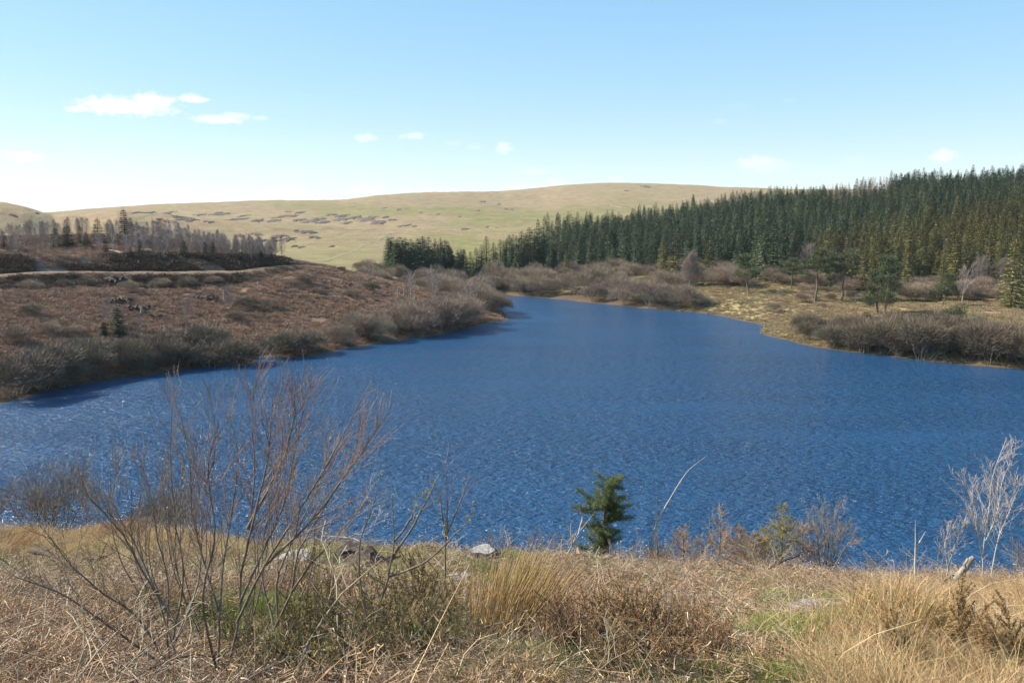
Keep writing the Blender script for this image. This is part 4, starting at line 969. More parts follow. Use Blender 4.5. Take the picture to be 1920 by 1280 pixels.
shrub('tallest bare multi-stemmed shrub rising against the water, left of the middle', (408, 4.55), [
    [(405,1300,4.55),(412,1165,4.6),(392,1085,4.65),(366,985,4.7),(360,890,4.75),(345,800,4.8),(325,745,4.85)],
    [(412,1300,4.5),(445,1170,4.5),(450,1080,4.55),(463,990,4.6),(470,880,4.65),(468,780,4.7),(474,700,4.72)],
    [(445,1165,4.5),(482,1090,4.4),(530,1010,4.35),(580,930,4.3),(625,855,4.3),(684,745,4.3)],
    [(412,1160,4.6),(418,1050,4.75),(432,950,4.9),(440,860,5.0),(425,765,5.1)],
    [(450,1130,4.5),(500,1020,4.6),(540,930,4.7),(560,830,4.8),(592,715,4.85)],
    [(452,1080,4.55),(480,960,4.5),(505,850,4.5),(512,740,4.5)],
    [(405,1250,4.5),(380,1120,4.2),(402,1000,4.1),(392,880,4.05),(408,790,4.0)],
    [(463,990,4.6),(520,880,4.6),(545,800,4.6),(548,730,4.62)],
    [(500,1060,4.4),(575,985,4.3),(640,900,4.25),(722,785,4.2)]], 1, shoots=26, r0=.0088, sl=.40)
shrub('wide bare shrub sprawling to the left picture edge, stems leaning left', (325, 4.7), [
    [(330,1290,4.7),(315,1200,4.7),(318,1100,4.75),(300,1015,4.8),(285,930,4.85),(262,850,4.9)],
    [(325,1260,4.7),(258,1160,4.6),(188,1110,4.5),(130,1060,4.4),(78,988,4.3)],
    [(335,1240,4.7),(290,1100,4.9),(250,1010,5.0),(215,940,5.1),(222,860,5.2)],
    [(325,1200,4.7),(345,1080,4.8),(330,980,4.9),(322,870,5.0),(325,762,5.0)],
    [(318,1150,4.75),(260,1060,4.7),(225,1000,4.7),(160,930,4.7),(152,900,4.7)],
    [(330,1260,4.7),(230,1190,4.3),(120,1120,4.1),(30,1085,3.9)],
    [(330,1200,4.7),(372,1100,5.1),(380,1000,5.3),(372,900,5.5),(370,840,5.5)]], 2, shoots=24, r0=.008, sl=.38)
shrub('bare shrub leaning right, between the tall shrub and the budding sapling', (515, 5.6), [
    [(515,1175,5.6),(545,1110,5.6),(558,1030,5.6),(600,960,5.6),(640,900,5.6),(668,860,5.6)],
    [(520,1170,5.6),(520,1080,5.7),(560,990,5.8),(598,900,5.9),(615,820,6.0)],
    [(545,1110,5.6),(580,1060,5.4),(640,990,5.3),(690,930,5.3)],
    [(515,1180,5.6),(490,1080,5.8),(500,980,6.0),(530,900,6.1)]], 3, shoots=20, r0=.010, sl=.42)
_r = np.random.default_rng(44); wands = []
for _k in range(17):
    a_ = _r.uniform(225, 600); b_ = a_ + _r.normal() * 34; D_ = 5.9 + _r.uniform(-.3, .6); top_ = _r.uniform(775, 950)
    wands.append([(430 + (a_ - 430) * .5, 1215, D_), ((a_ + b_) / 2 + _r.normal() * 8, (1215 + top_) / 2, D_), (b_, top_, D_)])
shrub('thicket of thin upright reddish twigs standing behind the tall bare shrub', (430, 5.9), wands, 12, shoots=9, r0=.006, sl=.3, twmat='shrub_twig')
shrub('upright sapling with opening yellow-green buds at its branch ends', (700, 5.2), [
    [(700,1300,5.2),(706,1160,5.2),(726,1085,5.2),(738,1010,5.2),(734,950,5.2),(733,905,5.2)],
    [(732,1050,5.2),(775,985,5.15),(800,935,5.1),(824,885,5.1)],
    [(728,1080,5.2),(800,1052,5.1),(850,1000,5.05),(884,962,5.0)],
    [(704,1200,5.2),(680,1110,5.2),(678,1020,5.25),(700,950,5.3),(716,880,5.3)],
    [(735,1020,5.2),(770,970,5.3),(785,925,5.35)]], 4, shoots=3, r0=.009, sl=.22, name='budding_sapling', budmat='green_bud', bsize=.013, bstep=.07, kids=(1, 2))
shrub('thin whippy bare sapling rising in front of the water, centre', (834, 9.0), [
    [(832,1135,9.0),(836,1040,9.0),(840,950,9.0),(838,850,9.0)], [(838,1000,9),(858,950,9),(872,905,9)], [(836,1020,9),(826,950,9),(824,900,9)]], 5, shoots=5, r0=.014, sl=.5, name='bare_sapling')
shrub('thin dark sapling right of the spruce sapling', (1232, 17), [[(1232,1068,17),(1231,1000,17),(1232,930,17)]], 6, shoots=3, r0=.02, sl=.3, name='bare_sapling', bsize=.01)
shrub('bleached forked sapling standing alone left of the white birch', (1716, 17.5), [[(1716,1078,17.5),(1717,1020,17.5),(1718,972,17.5)], [(1717,1030,17.5),(1736,995,17.5)]], 7, shoots=1, r0=.03, sl=.3, name='bare_sapling', stmat='birch_bark', bsize=.01)
shrub('pale bare pole leaning right above the lip of the bank', (1212, 21), [[(1212,1050,21),(1230,985,21),(1262,925,21),(1292,880,21),(1327,853,21)]], 8, shoots=1, r0=.032, sl=.3, name='dead_pole', stmat='birch_bark', bsize=.01)
shrub('forked bleached branch propped left of the spruce sapling', (1062, 20.5), [[(1062,1042,20.5),(1085,1000,20.5),(1117,958,20.5)], [(1085,1000,20.5),(1092,970,20.6),(1088,962,20.6)], [(1072,1022,20.5),(1070,990,20.4),(1069,978,20.4)]], 9, shoots=3, r0=.024, sl=.4, name='dead_branch', stmat='birch_bark', twmat='litter', bsize=.01)
for i, (a, b, D0, D1, r, dark, lab) in enumerate([((1353,1040),(1424,1077),17.5,16.6,.05,1,'dark broken branch slanting down among the sticks right of centre'),((1140,1010),(1173,1060),20.5,19.6,.045,1,'dark stick leaning against the trunk of the spruce sapling'),
        ((62,1030),(120,1062),15.5,14.5,.07,1,'dark fallen log in the straw near the left edge'),((148,1050),(205,1042),14.8,15,.04,1,'thin dark log lying right of the fallen log at the left'),
        ((322,1088),(400,1165),9.6,8.2,.06,0,'brown fallen log lying behind the stems of the tall shrub'),((1480,1055),(1532,1085),16.4,15.4,.035,1,'dark crooked branch lying left of the larch saplings'),
        ((1425,1076),(1500,1040),17,18,.03,1,'thin branch rising towards the bare shrub at the bank lip'),((1560,1092),(1640,1096),14.5,14.4,.03,1,'long dark stick lying level in the bracken at right'),
        ((1575,1155),(1690,1110),9.5,11,.018,1,'long curved thin stick right of the flat grey stump'),((620,1112),(690,1100),10,10.3,.02,0,'pale stick lying left of the sapling'),
        ((258,1222),(282,1250),5.2,4.9,.02,0,'short pale stick under the wide shrub at lower left')]):
    g = Geo(); p0 = at(*a, D0); p1 = at(*b, D1)
    rng = np.random.default_rng(900 + i)
    for q in (p0, p1):
        q[2] = max(q[2], ground(q[0], q[1]) + r * .6 + .08)
    P = spline([p0, (p0 + p1) / 2 + rng.normal(size=3) * .05, p1], 9) + rng.normal(size=(9, 3)) * .008; o = P[0].copy()
    g.tube(P - o, np.linspace(r, r * .55, 9), 7)
    if r < .06:
        for _ in range(2): grow(g, rng, P[5] - o, unit(p1 - p0 + rng.normal(size=3) * .4), .35, r * .35, 0, sides=(4,))
    tag(link('fallen_log' if r > .055 else 'fallen_branch', g.mesh('log', [M['darkwood' if dark else 'bark']], True), loc=o), lab, 'log' if r > .055 else 'branch')

# spruce sapling
def sapling():
    rng = np.random.default_rng(31); D = 21; o = place(1128, D); e = root_at('spruce_sapling', o, 'small ragged spruce sapling standing at the lip of the near bank', 'tree')
    h = at(1135, 895, D)[2] - o[2]; tr = Geo(); g = Geo()
    tp = spline([(0, 0, -.2), (.0, 0, h * .3), (.06, 0, h * .65), (.12, 0, h)], 10); tr.tube(tp, np.linspace(.06, .012, 10), 8)
    def branch(z, a, L, up):
        i = np.interp(z, tp[:, 2], np.arange(10)); q = tp[int(i)]; q = np.array([q[0], q[1], z])
        d = unit(np.array([math.cos(a), math.sin(a), up])); n = max(4, int(L / .06))
        tr.tube([q, q + d * L * .6, q + d * L + np.array([0, 0, .06])], [.012, .008, .004], 4)
        for k in range(n):
            t = (k + 1) / n
            if t < .25: continue
            c = q + d * L * t + np.array([0, 0, .06 * t * t]); m = 74
            side = unit(rng.normal(size=(m, 3))); P = c + side * .015 + rng.normal(size=(m, 3)) * .035
            g.ribbons(P, unit(side + d * .7 + [0, 0, -.15]), rng.uniform(.04, .10, m), .008, rng=rng, taper=.3)
    for k in range(84):
        z = h * rng.uniform(.17, .97); f = z / h; a = rng.random() * 6.28
        L = h * np.interp(f, [.15, .3, .45, .62, .8, 1], [.10, .17, .14, .26, .21, .13]) * rng.uniform(.3, 1.4) * (1.12 if math.cos(a) < 0 else .85)
        branch(z, a, L, rng.uniform(-.45, .75))
    for z, a, L in ((.62, 0.4, .50), (.60, 2.9, .50), (.66, 3.4, .45), (.56, 5.9, .48), (.22, 3.2, .42), (.3, 0.2, .32)): branch(z * h, a, L * h * .62, .12)
    link('trunk', tr.mesh('trunk', [M['bark']], True), e); link('crown', g.mesh('crown', [M['spruce_near']]), e)
sapling()

# larch saplings and bushes on the lip
def larchling(px, D, top, label, seed, mat='larch', wr=.3, nb=80):
    rng = np.random.default_rng(seed); o = place(px, D); e = root_at('larch_sapling', o, label, 'tree', 'larch saplings on the bank lip')
    h = at(px, top, D)[2] - o[2]; tr = Geo(); g = Geo(); tr.tube([(0, 0, -.2), (.03, 0, h * .5), (0, 0, h)], [.035, .02, .006], 6)
    for k in range(nb):
        f = rng.uniform(.12, .98); a = rng.random() * 6.28; L = h * wr * (1.1 - f) * rng.uniform(.6, 1.2) + .05
        d = unit(np.array([math.cos(a), math.sin(a), .55])); q = np.array([0, 0, f * h])
        grow(g, rng, q, d, L, .008, 1, ratio=.45, kids=(6, 9), ang=(25, 50), up=.25, wob=.1, sides=(3, 3), minr=.0035)
    link('trunk', tr.mesh('trunk', [M['grey_bark']], True), e); link('crown', g.mesh('crown', [M[mat]]), e)
M['larch_or'] = veg('orange_larch_twigs', (.22, .135, .07), (.40, .27, .16), objvar=.1); M['larch_gr'] = veg('yellowish_larch_twigs', (.22, .18, .06), (.40, .33, .13), objvar=.1)
larchling(1345, 21, 948, 'slim tall orange-brown larch sapling, left of the yellowish ones', 51, 'larch_or', .40)
larchling(1278, 21.5, 985, 'faint wispy larch sapling right of the leaning pole', 57, 'larch_or', .5, 60)
larchling(1408, 20.5, 1000, 'low wispy larch sapling before the yellowish ones', 58, 'larch_or', .7, 70)
larchling(1385, 22, 985, 'short orange-brown larch sapling beside the slim one', 52, 'larch_or', .42)
larchling(1312, 22, 1000, 'low thin larch sapling left of the slim orange one', 53, 'larch_or', .4, 30)
larchling(1462, 20.5, 945, 'tall larch sapling with yellowish crown left of the bare shrub', 54, 'larch_gr', .42, 120)
larchling(1430, 21, 990, 'bushy yellowish larch sapling left of the tall one', 55, 'larch_gr', .6, 50)
larchling(1500, 21, 975, 'brown larch sapling tangled with the bare shrub', 56, 'larch_or', .5, 46)
def bare_bush(px, D, top, wid, label, seed, mat='willow', stm='grey_bark', n=14, r0=.02, dens=(4, 6), name='bare_bush', depth=3):
    rng = np.random.default_rng(seed); o = place(px, D); e = root_at(name, o, label, 'bush'); h = at(px, top, D)[2] - o[2]; tr = Geo(); g = Geo(); R0 = wid / 2 * D / F
    for k in range(n):
        a = k * 6.28 / n + rng.normal() * .3; q = rng.uniform(.2, 1) * R0 * .75
        d = unit(np.array([math.cos(a) * q, math.sin(a) * q, h * .8])); L = h * rng.uniform(.7, .98)
        st_ = Geo(); grow(g if k > 3 else tr, rng, (rng.normal() * .05, rng.normal() * .05, -.1), d, L, r0, depth, ratio=.5, kids=dens, ang=(20, 48), up=.22, wob=.1, sides=(5, 3, 3, 3), minr=.003, start=.2)
    link('stem', tr.mesh('stem', [M[stm]]), e); link('crown', g.mesh('crown', [M[mat]]), e)
bare_bush(1548, 21, 952, 150, 'wide tangled bare bush right of the larch saplings', 61, n=12)
NB = [willow(85 + i, h=3.4, r=1.9, n=5200, mat='willow_dark', stems=11, tw=.008, tl=.38) for i in range(2)]
for i, (px, D, s_, lab) in enumerate([(92, 27, 1.0, 'rounded bare bush by the water at the left edge of the near bank'), (318, 28, .82, 'rounded dark bush by the water seen through the tall shrub')]):
    thing('bare_bush', [('crown', NB[i][0]), ('stem', NB[i][1])], place(px, D), i * 2., s_, lab, 'bush')
bare_bush(-20, 27, 920, 120, 'reddish bare bush cut by the left picture edge', 64, n=9, mat='shrub_twig')
bare_bush(1912, 18, 1005, 60, 'reddish twiggy bush at the right picture edge below the birch', 65, n=7, mat='shrub_twig', r0=.012, depth=2)
bare_bush(1640, 20, 1030, 60, 'low thin bare bush between the wide bush and the forked sapling', 66, n=7, r0=.008, depth=2)
bare_bush(1010, 24, 985, 120, 'low wispy bare bush on the lip left of the spruce sapling', 67, n=9, r0=.008, depth=2, mat='birch_twig')
bare_bush(930, 24, 990, 60, 'small wispy bare bush on the lip behind the pale flat stump', 68, n=6, r0=.008, depth=2, mat='birch_twig')
bare_bush(1180, 22, 1005, 70, 'small wispy bush right of the spruce sapling', 69, n=6, r0=.008, depth=2, mat='birch_twig')
bare_bush(1300, 22, 1000, 110, 'wispy pale bush among the larch saplings, left end', 72, n=10, r0=.007, depth=2, mat='birch_twig')
bare_bush(1370, 22, 1000, 110, 'wispy pale bush among the larch saplings, middle', 73, n=10, r0=.007, depth=2, mat='birch_twig')
bare_bush(1235, 20, 1020, 110, 'low brown heathery bush right of the leaning pole', 74, n=26, r0=.007, depth=2, mat='larch_or', dens=(6, 8))
bare_bush(640, 23, 985, 140, 'low reddish bare bush on the lip behind the leaning shrub', 70, n=9, r0=.008, depth=2, mat='shrub_twig')
bare_bush(170, 26, 930, 90, 'thin reddish bare bush on the lip right of the rounded bush', 71, n=8, r0=.008, depth=2, mat='shrub_twig')
M['white_twig'] = veg('whitish_birch_twigs', (.32, .26, .23), (.56, .49, .45), objvar=.05)
def white_birch(label, base, stems, seed, sl, r0):
    rng = np.random.default_rng(seed); o = place(*base); e = root_at('birch_sapling', o, label, 'tree', None); tw = Geo()
    for st_ in stems:
        pts = spline(rel([at(*q) for q in st_], o), 16); g = Geo(); rr = np.linspace(r0, .006, 16); g.tube(pts, rr, 7); link('trunk', g.mesh('trunk', [M['birch_bark']], True), e)
        for j in range(28):
            t = rng.uniform(.2, .98); f = t * 15; i = min(int(f), 14); q = pts[i] + (pts[i + 1] - pts[i]) * (f - i); d = unit(pts[i + 1] - pts[i])
            a = R(rng.uniform(25, 50)); ax = unit(np.cross(d, rng.normal(size=3) * [.6, 1, .6])); dd = unit(d * math.cos(a) + ax * math.sin(a))
            grow(tw, rng, q, dd, sl * rng.uniform(.5, 1.2) * (1.2 - .7 * t), max(.005, rr[i] * .4), 2, ratio=.5, kids=(2, 4), ang=(18, 40), up=.25, wob=.09, sides=(4, 3, 3), minr=.0021, rend=.35)
    link('crown', tw.mesh('crown', [M['white_twig']]), e)
white_birch('tall white bare birch sapling at the right edge of the near bank', (1842, 17.5), [[(1842,1085,17.5),(1845,1020,17.5),(1855,950,17.5),(1862,890,17.5),(1888,820,17.5)], [(1846,1020,17.5),(1870,960,17.6),(1880,900,17.7),(1904,850,17.7)], [(1843,1050,17.5),(1832,990,17.4),(1822,935,17.3),(1806,905,17.3)], [(1858,1080,17.7),(1872,1010,17.7),(1896,950,17.8),(1912,900,17.8)]], 81, .8, .018)
white_birch('shorter twisted white birch sapling left of the tall one', (1782, 17.5), [[(1775,1078,17.5),(1785,1040,17.5),(1800,1000,17.5),(1812,965,17.5)], [(1778,1070,17.5),(1772,1020,17.5),(1782,985,17.5)]], 82, .4, .014)

# stumps
def stump(px, D, r, h, label, seed, top='cutface', side='bark', tilt=(0, 0), jag=0, name='tree_stump', sink=.05, roots=5):
    rng = np.random.default_rng(seed); o = place(px, D); n = 22; th = np.arange(n) * 6.2832 / n
    e = root_at(name, o, label, 'stump'); lob = 1 + .16 * np.cos(th * 3 + seed) + .08 * np.cos(th * 5 + 2 * seed) + rng.normal(size=n) * .03
    V = []; zz = [-sink - .1, 0, h * .5, h]; fl = [1.5, 1.3, 1.08, 1.0]
    for z, f in zip(zz, fl): V.append(np.c_[np.cos(th) * r * lob * f, np.sin(th) * r * lob * f, np.full(n, z) + (rng.random(n) * jag if z == h else 0)])
    V = np.concatenate(V); i = np.arange(3)[:, None] * n; j = np.arange(n)[None]; j2 = (j + 1) % n
    Q = np.stack([i + j, i + j2, i + n + j2, i + n + j], -1).reshape(-1, 4)
    b = link('bark', mesh_np('bark', V, Q, rng.random(len(V)), mats=[M[side]], smooth=True), e)
    V2 = np.r_[V[-n:] * [.985, .985, 1] + [0, 0, .003], V[-n:] * [.5, .5, 1] + [0, 0, .004], [[0, 0, h + .008]]]
    Q2 = np.stack([j[0], j2[0], n + j2[0], n + j[0]], -1); T2 = [[n + k, n + (k + 1) % n, 2 * n] for k in range(n)]
    link('cut_face', mesh_np('cut_face', V2, Q2, rng.random(len(V2)), T=T2, mats=[M[top]]), e)
    e.rotation_euler = (tilt[0], tilt[1], rng.random() * 3 if tilt == (0, 0) else 0)
    if roots:
        g = Geo()
        for k in range(roots):
            a = k * 6.28 / roots + rng.random(); g.tube([(math.cos(a) * r * .8, math.sin(a) * r * .8, h * .25), (math.cos(a) * r * 1.6, math.sin(a) * r * 1.6, .03), (math.cos(a) * r * 2.3, math.sin(a) * r * 2.3, -.12)], [r * .3, r * .2, r * .08], 6)
        link('root', g.mesh('root', [M[side]], True), e)
    return e
stump(1516, 9.2, .27, .17, 'flat pale grey stump surrounded by green grass at lower right', 1)
stump(905, 20.5, .32, .26, 'flat pale grey stump on the lip right of the tall saplings', 2)
stump(556, 16.5, .34, .22, 'flat grey stump seen behind the leaning shrub', 3)
stump(862, 12, .16, .14, 'low splintered grey stump beside the thin sapling', 4, top='deadwood', jag=.08)
stump(694, 15.2, .30, .42, 'dark rotten stump with its hollow side to the camera', 5, top='darkwood', side='darkwood', tilt=(R(22), R(-25)), jag=.12, sink=.3)
stump(1098, 19, .34, .40, 'tilted dark stump with a slanting cut face beside the spruce sapling', 6, top='darkwood', side='orangewood', tilt=(R(38), R(-28)), jag=.05)
stump(489, 12.2, .12, .22, 'small white weathered stump shining behind the tall shrub', 7, top='deadwood', side='deadwood', jag=.06)
stump(655, 19, .3, .3, 'dark low stump left of the dark rotten stump', 8, top='darkwood', side='darkwood', jag=.1)
# twisted dead stump right
def twisted():
    rng = np.random.default_rng(8); D = 16.5; o = place(1800, D); e = root_at('dead_stump', o, 'twisted split dead stump left of the tall white birch', 'stump')
    for k, (pts, r0, r1) in enumerate([([(1800,1082,D),(1808,1068,D),(1818,1052,D),(1825,1044,D)], .085, .045), ([(1792,1085,D),(1806,1064,D-.1),(1815,1048,D-.1)], .06, .025), ([(1790,1080,D),(1797,1070,D+.1),(1793,1058,D+.1)], .06, .02)]):
        g = Geo(); g.tube(spline(rel([at(*q) for q in pts], o), 8) + rng.normal(size=(8, 3)) * .012, np.linspace(r0, r1, 8), 9); link('trunk', g.mesh('trunk', [M['deadwood']], True), e)
    g = Geo()
    for k in range(7):
        a = k * .9; g.tube([(0, 0, .02), (math.cos(a) * .25, math.sin(a) * .25, .02 + .05 * (k % 3)), (math.cos(a) * .5, math.sin(a) * .5, -.1)], [.06, .04, .01], 6)
    link('root', g.mesh('root', [M['darkwood']], True), e)
twisted()

# rush clumps
def rush(px, D, r, h, n, label, seed, lean=.12, w_=.006, name='rush_clump', grp=None):
    rng = np.random.default_rng(seed); g = Geo(); a = rng.random(n) * 6.28; q = r * np.sqrt(rng.random(n)); P = np.c_[np.cos(a) * q, np.sin(a) * q, np.full(n, -.05)]
    d = unit(np.c_[P[:, :2] / r * .22 + rng.normal(size=(n, 2)) * .13 + [lean, 0], np.ones(n)]); L_ = h * rng.uniform(.55, 1.1, n)
    b = np.c_[rng.normal(size=(n, 2)) * .07 + [lean * .8, 0], -rng.random(n) * .06] * L_[:, None]
    g.ribbons(P, d, L_, w_, bend=b, segs=4, rng=rng, taper=.3)
    o = place(px, D); return tag(link(name, g.mesh(name, [M['rush']]), loc=o), label, 'rush', grp)
rush(948, 6.2, .24, .85, 820, 'large dense clump of tall dry rushes in the lower middle', 1, .16)
rush(1010, 7.4, .22, .75, 380, 'tall dry rush clump just right of the large dense one', 2, .22)
rush(905, 5.6, .18, .7, 240, 'thin rush clump in front of the large dense one', 3, .05)
rush(118, 5.2, .16, .55, 130, 'small green-based rush clump at the lower left', 4, .02)
rush(205, 5.0, .14, .5, 80, 'sparse rush clump right of the small green-based one', 5, .1)
rush(1655, 14.6, .3, .5, 420, 'single orange-brown grass tuft on the bank lip at right', 6, .02, name='grass_tuft')
for i, (px, D) in enumerate([(1600, 4.9), (1650, 5.4), (1700, 5.1), (1640, 6.3), (1770, 5.9), (1560, 4.7)]):
    rush(px, D, .2, .30, 150, 'loose rush clump in the straw grass at the lower right', 10 + i, .15, grp='rush clumps in the lower right straw')
for i, (px, D) in enumerate([(30, 19), (75, 20), (140, 21), (195, 21), (10, 17), (240, 22), (110, 22.5)]):
    rush(px, D, .35, .62, 300, 'wind-combed straw tuft on the lip at the far left of the bank', 20 + i, .3, .012, grp='straw tufts on the left lip', name='grass_tuft')

# gorse
def gorse_mesh(seed, h, mat, n=16, spread=.6, kids=(4, 7), depth=1, spl=.022, dens=420, upright=.3, sl=.5):
    rng = np.random.default_rng(seed); st_ = Geo(); g = Geo(); lines = []
    class Rec(Geo):
        def tube(s, pts, rad, sides=5, tint=.5, cap=False): lines.append(np.array(pts)); Geo.tube(s, pts, rad, sides, tint)
    st_ = Rec()
    for k in range(n):
        a = rng.random() * 6.28; q = rng.random() * spread
        d = unit(np.array([math.cos(a) * q, math.sin(a) * q, 1])); grow(st_, rng, (math.cos(a) * q * h * .18, math.sin(a) * q * h * .18, -.05), d, h * rng.uniform(.55, 1.0) * (1 - .25 * q), .006, depth, ratio=sl, kids=kids, ang=(25, 50), up=upright, wob=.09, sides=(4, 3, 3), minr=.002, start=.2)
    for ln in lines:
        seg = np.linalg.norm(np.diff(ln, axis=0), axis=1); tot = seg.sum(); m = int(tot * dens); cs = np.r_[0, np.cumsum(seg)]
        s = rng.random(m) * tot; s = np.clip(s, tot * .1, tot); P = np.stack([np.interp(s, cs, ln[:, k]) for k in range(3)], -1); t = unit(ln[-1] - ln[0])
        g.ribbons(P, unit(rng.normal(size=(m, 3)) + t * .9), rng.uniform(.6, 1.4, m) * spl, .0045, rng=rng, taper=.1)
    return st_.mesh('stem', [M['bark']]), g.mesh('spines', [M[mat]])
GO = [gorse_mesh(91 + i, .62, 'gorse', n=13) for i in range(3)]; GB = [gorse_mesh(95 + i, .6, 'brown_gorse', n=15, kids=(5, 8)) for i in range(2)]
GU = [gorse_mesh(98 + i, .62, 'brown_gorse', n=5, spread=.55, kids=(14, 18), sl=.36, spl=.026, dens=620, upright=.35) for i in range(2)]
def gorse(px, D, s, k, label, grp=None, name='gorse_bush'):
    a, b = k; return thing(name, [('stem', a), ('foliage', b)], place(px, D), rnd.random() * 6.28, s * (.78 if k in GU else .92 if k in GB else 1.0), label, 'gorse', grp)
for i, (px, D, s) in enumerate([(520,4.7,1.0),(590,4.9,1.1),(650,4.6,1.0),(700,5.6,1.05),(760,5.0,1.1),(820,4.8,1.0),(560,6.2,1.1),(630,6.6,1.1),(780,6.6,1.2),(730,4.3,.8),(480,4.3,.8),(610,4.2,.8),(850,5.8,.9),(560,8.2,.9),(690,8,.9),(450,5.6,.8),(860,4.4,.8)]):
    gorse(px, D, s, GO[i % 3], 'olive-brown spiny gorse bush in the dense lower middle thicket', 'gorse bushes of the lower middle thicket')
for i, (px, D, s) in enumerate([(1060,4.6,.9),(1130,4.8,1.05),(1200,4.7,1.1),(1270,4.9,1.0),(1095,5.4,1.0),(1170,5.7,1.0),(1240,5.6,.95),(1320,5.3,.8),(1040,5.6,.8),(1150,4.2,.8),(1250,4.2,.75),(1340,4.5,.7)]):
    gorse(px, D, s, GB[i % 2], 'rusty brown gorse bush in the thicket below the spruce sapling', 'brown gorse bushes right of the rushes')
for px, D, s, lab in [(1800,4.75,1.2,'tallest upright rusty gorse plant at the lower right'),(1872,4.45,1.05,'upright rusty gorse plant right of the tallest one'),(1925,4.6,1.0,'rusty gorse plant cut by the right picture edge'),(1690,4.3,.85,'small leaning rusty gorse plant left of the tallest one'),(1770,4.15,.6,'low rusty gorse plant in front of the tallest one'),(1840,4.1,.55,'low rusty gorse plant in the bottom right corner')]:
    gorse(px, D, s, GU[int(px) % 2], lab, 'upright rusty gorse plants')

# ------------------------------------------------------------------ debris on the left bank
def far_log(a, b, r, label, mat='deadwood'):
    p0 = hit(*a, 80); p1 = hit(*b, 80); p1[1] = min(max(p1[1], p0[1] - 4), p0[1] + 4); p1[2] = ground(p1[0], p1[1])
    p0[2] += r * 1.4; p1[2] += r * 1.4; g = Geo(); g.tube([np.zeros(3), (p1 - p0) * .5 + [0, 0, r * .4], p1 - p0], [r, r * .9, r * .7], 7)
    tag(link('fallen_log', g.mesh('log', [M[mat]], True), loc=p0), label, 'log', 'pale fallen logs on the left bank')
far_log((206, 473), (221, 480), .26, 'upper white fallen log above the left track'); far_log((222, 480), (238, 487), .26, 'lower white fallen log above the left track')
far_log((254, 483), (272, 486), .16, 'thin white log right of the pair of white logs'); far_log((140, 614), (176, 617), .12, 'thin grey log lying low on the bracken slope')
far_log((290, 617), (345, 616), .09, 'long thin grey log beside the pale stump on the slope'); far_log((226, 560), (250, 578), .12, 'grey log slanting beside the dark root plates'); far_log((330, 578), (358, 575), .1, 'thin grey log between the root plates')
far_log((480, 537), (492, 541), .12, 'short pale log near the right end of the track'); far_log((5, 484), (14, 488), .14, 'short white log at the left edge above the track')
def snag(px, D, h, r, label, lean=0):
    o = place(px, D); g = Geo(); g.tube([(0, 0, -.3), (lean * .4, 0, h * .5), (lean, 0, h)], [r * 1.2, r, r * .8], 8)
    tag(link('dead_snag', g.mesh('snag', [M['deadwood']], True), loc=o), label, 'stump')
snag(421, 153, 2.2, .2, 'tall pale snag beside the dark root heap'); snag(310, 130, 1.1, .22, 'pale stump post on the lower bracken slope'); snag(485, 166, .9, .25, 'pale short stump below the end of the track')
snag(748, 176, 2.2, .16, 'dark post-like snag on the peninsula crest', -.3); snag(758, 178, 2.4, .14, 'second post-like snag right beside the crest one'); snag(265, 137, 1.6, .2, 'grey snag beside the dark root plate', .2)
def root_heap(px, D, w_, h, label, seed, mat='darkwood'):
    rng = np.random.default_rng(seed); o = place(px, D); g = Geo()
    for k in range(34):
        c = np.array([rng.uniform(-w_, w_) / 2, rng.normal() * w_ * .18, rng.random() * h * .5]); d = unit(rng.normal(size=3) + [0, 0, .3]) * rng.uniform(.4, 1.1) * h * .6
        g.tube([c - d * .5, c + rng.normal(size=3) * .1, c + d * .5], [.1 * h, .16 * h, .05 * h], 5, float(rng.random()))
    g.tube([(-w_ / 2, 0, .05), (0, 0, .3 * h), (w_ / 2, 0, .05)], [.2 * h, .3 * h, .15 * h], 7)
    tag(link('root_heap', g.mesh('root_heap', [M[mat]]), loc=o), label, 'roots', 'dark root heaps on the left bank')
root_heap(385, 152, 5.2, 1.5, 'long dark heap of roots left of the tall pale snag', 1); root_heap(255, 139, 3.4, 1.7, 'big dark upturned root plate on the bracken slope', 2); root_heap(235, 142, 2.6, 1.6, 'dark root plate left of the big upturned one', 3)
root_heap(206, 140, 2.4, 1.2, 'smallest dark root plate, leftmost on the slope', 4); root_heap(290, 137, 2.2, 1.3, 'dark root heap right of the big upturned one', 5); root_heap(205, 156, 5.5, 1.9, 'broad dark heap under the track bank', 6)
root_heap(585, 176, 2.2, .9, 'dark root heap near the crest at the right of the slope', 7); root_heap(625, 165, 3, .9, 'grey root heap on the right part of the slope', 8, 'grey_bark'); root_heap(530, 170, 2, .8, 'small root heap below the end of the track', 9)

# ------------------------------------------------------------------ thin spring haze
HZ = [(x, y, z) for z in (-8, 260) for y in (-400, 2750) for x in (-2900, 2900)]
hm, ht = new_mat('haze'); pv = nd(ht, 'ShaderNodeVolumePrincipled'); pv.inputs['Color'].default_value = (.80, .90, 1, 1); pv.inputs['Density'].default_value = .00007; pv.inputs['Anisotropy'].default_value = .2
ho = nd(ht, 'ShaderNodeOutputMaterial'); ht.links.new(pv.outputs[0], ho.inputs['Volume'])
tag(link('haze', mesh_np('haze', np.array(HZ, float), [[0, 2, 3, 1], [4, 5, 7, 6], [0, 1, 5, 4], [2, 6, 7, 3], [0, 4, 6, 2], [1, 3, 7, 5]], mats=[hm])), kind='stuff')
